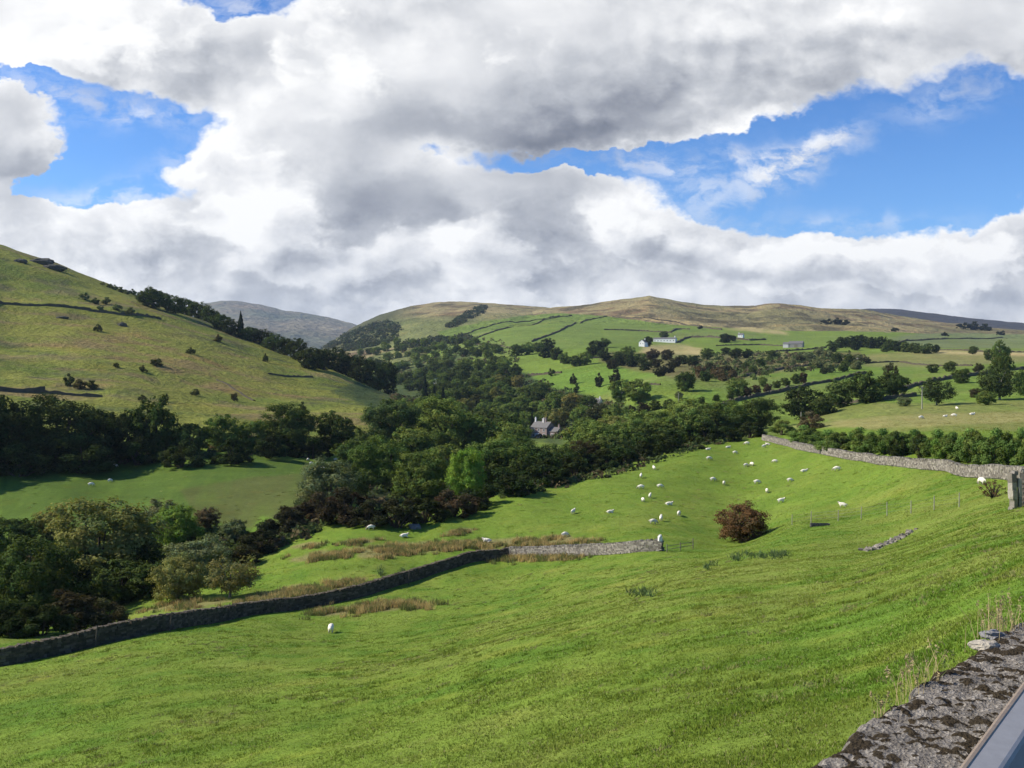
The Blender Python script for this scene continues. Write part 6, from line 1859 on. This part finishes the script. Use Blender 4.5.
def build_sky():
    w = bpy.data.worlds.new('World'); SC.world = w; w.use_nodes = True
    tree = w.node_tree; tree.nodes.clear()

    # billows: how far the cloud surface stands out at a place (u, e) on the sky
    g = bpy.data.node_groups.new('cloud_billows', 'ShaderNodeTree')
    g.interface.new_socket('Place', in_out='INPUT', socket_type='NodeSocketVector')
    g.interface.new_socket('Height', in_out='OUTPUT', socket_type='NodeSocketFloat')
    g.interface.new_socket('Warp', in_out='OUTPUT', socket_type='NodeSocketVector')
    G = NT(g)
    gi = G.node('NodeGroupInput'); go = G.node('NodeGroupOutput')
    Q = G.vmath('MULTIPLY', gi.outputs[0], (1.1, 1.6, 1.0))
    w1 = G.vmath('SUBTRACT', G.noise(Q, 8.0, 5, 0.62, dim='2D', col=True), (0.5, 0.5, 0.5))
    n1 = G.math('SUBTRACT', G.noise(G.vmath('ADD', Q, G.vmath('SCALE', w1, 0.05)), 8.0, 7, 0.55, dim='2D'), 0.5)

    def vor(sc, k):
        vb = G.node('ShaderNodeTexVoronoi', feature='F1', voronoi_dimensions='2D'); G.put(vb.inputs['Vector'], G.vmath('ADD', Q, G.vmath('SCALE', w1, k))); vb.inputs['Scale'].default_value = sc
        d = vb.outputs['Distance']
        return G.math('SUBTRACT', 0.30, G.math('MULTIPLY', d, d))
    bil = G.math('MULTIPLY_ADD', vor(13.0, 0.10), 0.20, G.math('MULTIPLY', vor(31.0, 0.07), 0.11))
    G.put(go.inputs[0], G.math('MULTIPLY_ADD', n1, 1.05, bil)); G.put(go.inputs[1], w1)

    W = NT(tree)
    tc = W.node('ShaderNodeTexCoord')
    D = tc.outputs['Generated']
    sp = W.node('ShaderNodeSeparateXYZ'); W.put(sp.inputs[0], D)
    dx, dy, dz = sp.outputs
    fy = W.math('MAXIMUM', dy, 0.08)
    cb = W.node('ShaderNodeCombineXYZ'); W.put(cb.inputs[0], W.math('DIVIDE', dx, fy)); W.put(cb.inputs[1], W.math('DIVIDE', dz, fy))
    P = cb.outputs[0]

    def billow(pl):
        nd = W.node('ShaderNodeGroup'); nd.node_tree = g; W.put(nd.inputs[0], pl); return nd.outputs
    a = billow(P)
    b = billow(W.vmath('ADD', P, (-0.015, 0.015, 0)))

    def banks(table, place):
        tot = None
        for (px, py, rx, ry, an, wt) in table:
            u, e = ray(px, py)
            mp = W.node('ShaderNodeMapping', vector_type='TEXTURE')
            W.put(mp.inputs[0], place)
            mp.inputs[1].default_value = (float(u), float(e), 0); mp.inputs[2].default_value = (0, 0, R(an)); mp.inputs[3].default_value = (rx / FPX, ry / FPX, 1)
            q = W.math('POWER', 0.3679, W.vmath('DOT_PRODUCT', mp.outputs[0], mp.outputs[0]))
            tot = W.math('MULTIPLY', q, wt) if tot is None else W.math('MULTIPLY_ADD', q, wt, tot)
        return tot
    Pw = W.vmath('ADD', P, W.vmath('MULTIPLY', a[1], (0.11, 0.07, 0)))
    bulk = W.math('MINIMUM', banks(CLOUDS, Pw), 1.5)
    base = banks(BASES, W.vmath('ADD', P, W.vmath('MULTIPLY', a[1], (0.16, 0.09, 0))))
    h = W.math('MULTIPLY_ADD', a[0], 1.15, bulk)
    soft = W.step(W.noise(P, 5.0, 2, 0.5, dim='2D'), 0.35, 0.65, 0.07, 0.27)
    cov = W.step(h, W.math('SUBTRACT', 0.52, soft), W.math('ADD', 0.52, soft))
    thin = W.math('MULTIPLY', banks(WISPS, W.vmath('ADD', P, W.vmath('MULTIPLY', a[1], (0.09, 0.05, 0)))), W.step(W.noise(W.vmath('ADD', W.vmath('MULTIPLY', P, (1, 1.8, 1)), W.vmath('SCALE', a[1], 0.06)), 22.0, 6, 0.62, dim='2D'), 0.36, 0.66))
    cov = W.math('MAXIMUM', cov, W.math('MINIMUM', W.math('MULTIPLY', thin, 0.95), 0.85))
    thick = W.step(h, 0.4, 1.5, kind='LINEAR')
    calm = W.step(W.noise(W.vmath('ADD', P, (3.1, 1.7, 0)), 3.2, 2, 0.5, dim='2D'), 0.40, 0.64, 0.30, 0.95)
    calm = W.math('MAXIMUM', calm, W.step(W.math('DIVIDE', dz, fy), 0.20, 0.12, 0.3, 1.05))
    Qb = W.vmath('MULTIPLY', P, (1.0, 1.5, 1.0))
    big = W.math('SUBTRACT', W.noise(Qb, 5.5, 2, 0.45, dim='2D'), W.noise(W.vmath('ADD', Qb, (-0.045, 0.055, 0)), 5.5, 2, 0.45, dim='2D'))
    lit = W.math('MULTIPLY', W.math('MULTIPLY', W.math('SUBTRACT', a[0], b[0]), 0.95), calm)
    lit = W.math('MULTIPLY_ADD', W.math('MULTIPLY', a[0], calm), 0.24, lit)
    lit = W.math('MULTIPLY_ADD', big, 0.70, lit)
    rim = W.math('MULTIPLY', W.math('SUBTRACT', 1.0, W.step(h, 0.5, 0.95)), 0.10)
    lit = W.math('ADD', lit, rim)
    lit = W.math('MULTIPLY_ADD', base, -0.44, lit)
    lit = W.math('ADD', lit, W.math('MULTIPLY_ADD', thick, -0.12, 0.825))
    cloud = W.ramp(lit, [(0.0, (0.20, 0.22, 0.27)), (0.25, (0.36, 0.38, 0.43)), (0.5, (0.55, 0.57, 0.61)), (0.75, (0.80, 0.81, 0.83)), (0.95, (1.0, 1.0, 1.0)), (1.0, (1.06, 1.06, 1.05))])
    hf = W.math('MULTIPLY_ADD', a[0], 1.5, banks(FRONT, Pw))
    covf = W.step(hf, 0.46, 0.80)
    litf = W.math('MULTIPLY_ADD', W.step(hf, 0.60, 1.25, kind='LINEAR'), -0.20, 0.95)
    litf = W.math('MULTIPLY_ADD', W.math('SUBTRACT', a[0], b[0]), 1.15, litf)
    litf = W.math('MULTIPLY_ADD', base, -0.42, litf)
    litf = W.math('MULTIPLY_ADD', big, 0.35, litf)
    cloudf = W.ramp(litf, [(0.0, (0.22, 0.24, 0.29)), (0.3, (0.40, 0.42, 0.47)), (0.55, (0.60, 0.62, 0.66)), (0.78, (0.84, 0.85, 0.87)), (0.95, (0.98, 0.98, 0.98)), (1.0, (1.04, 1.04, 1.03))])
    cloud = W.mix(covf, cloud, cloudf)
    cov = W.math('MAXIMUM', cov, covf)
    sky = W.node('ShaderNodeTexSky', sky_type='NISHITA', sun_disc=False)
    sky.sun_elevation = R(SUN_EL); sky.sun_rotation = R(SUN_AZ); sky.altitude = 200; sky.air_density = 1.0; sky.dust_density = 0.25; sky.ozone_density = 2.5
    # away from the view the sky is mostly clear with a few clouds
    side = W.step(dy, 0.30, 0.62)
    gen = W.step(W.noise(W.vmath('MULTIPLY', D, (1, 1, 2.2)), 3.0, 6, 0.55), 0.60, 0.74)
    cover = W.math('ADD', W.math('MULTIPLY', cov, side), W.math('MULTIPLY', gen, W.math('SUBTRACT', 1.0, side)), clamp=True)
    above = W.step(dz, -0.06, -0.01)
    cover = W.math('MULTIPLY', cover, above)
    bg1 = W.node('ShaderNodeBackground'); W.put(bg1.inputs[0], W.mix(1.0, sky.outputs[0], W.mix(W.step(dz, 0.10, 0.34), (0.60, 0.92, 1.32, 1), SKY_TINT), 'MULTIPLY')); bg1.inputs[1].default_value = SKY_STRENGTH
    bg2 = W.node('ShaderNodeBackground'); W.put(bg2.inputs[0], cloud); bg2.inputs[1].default_value = CLOUD_STRENGTH
    ms = W.node('ShaderNodeMixShader'); W.put(ms.inputs[0], cover); W.l.new(bg1.outputs[0], ms.inputs[1]); W.l.new(bg2.outputs[0], ms.inputs[2])
    out = W.node('ShaderNodeOutputWorld'); W.l.new(ms.outputs[0], out.inputs[0])
    w.cycles.sampling_method = 'MANUAL'; w.cycles.sample_map_resolution = 512


SKY_TINT = (0.42, 0.77, 1.22, 1)
SKY_STRENGTH = 0.10
CLOUD_STRENGTH = 0.80
build_sky()
ld = bpy.data.lights.new('sun', 'SUN'); ld.energy = 4.9; ld.angle = R(0.53); ld.color = (1.0, 0.93, 0.80)
sun = link('sun', ld); sun.rotation_euler = (-SUN_DIR).to_track_quat('-Z', 'Y').to_euler()

cd = bpy.data.cameras.new('camera'); cam = link('camera', cd)
cam.rotation_euler = (R(90) - PITCH, 0, 0); cd.sensor_width = 36.0; cd.lens = FPX / 1024 * 36.0; cd.clip_start = 0.05; cd.clip_end = 60000
SC.camera = cam
SC.view_settings.view_transform = 'Standard'; SC.view_settings.look = 'None'; SC.view_settings.exposure = 0.35; SC.view_settings.gamma = 1.0
SC.view_settings.use_curve_mapping = False
SC.render.engine = 'CYCLES'
SC.cycles.use_denoising = True
SC.cycles.max_bounces = 5; SC.cycles.diffuse_bounces = 2; SC.cycles.transmission_bounces = 3; SC.cycles.volume_bounces = 0; SC.cycles.glossy_bounces = 2
SC.cycles.use_adaptive_sampling = True; SC.cycles.adaptive_threshold = 0.02
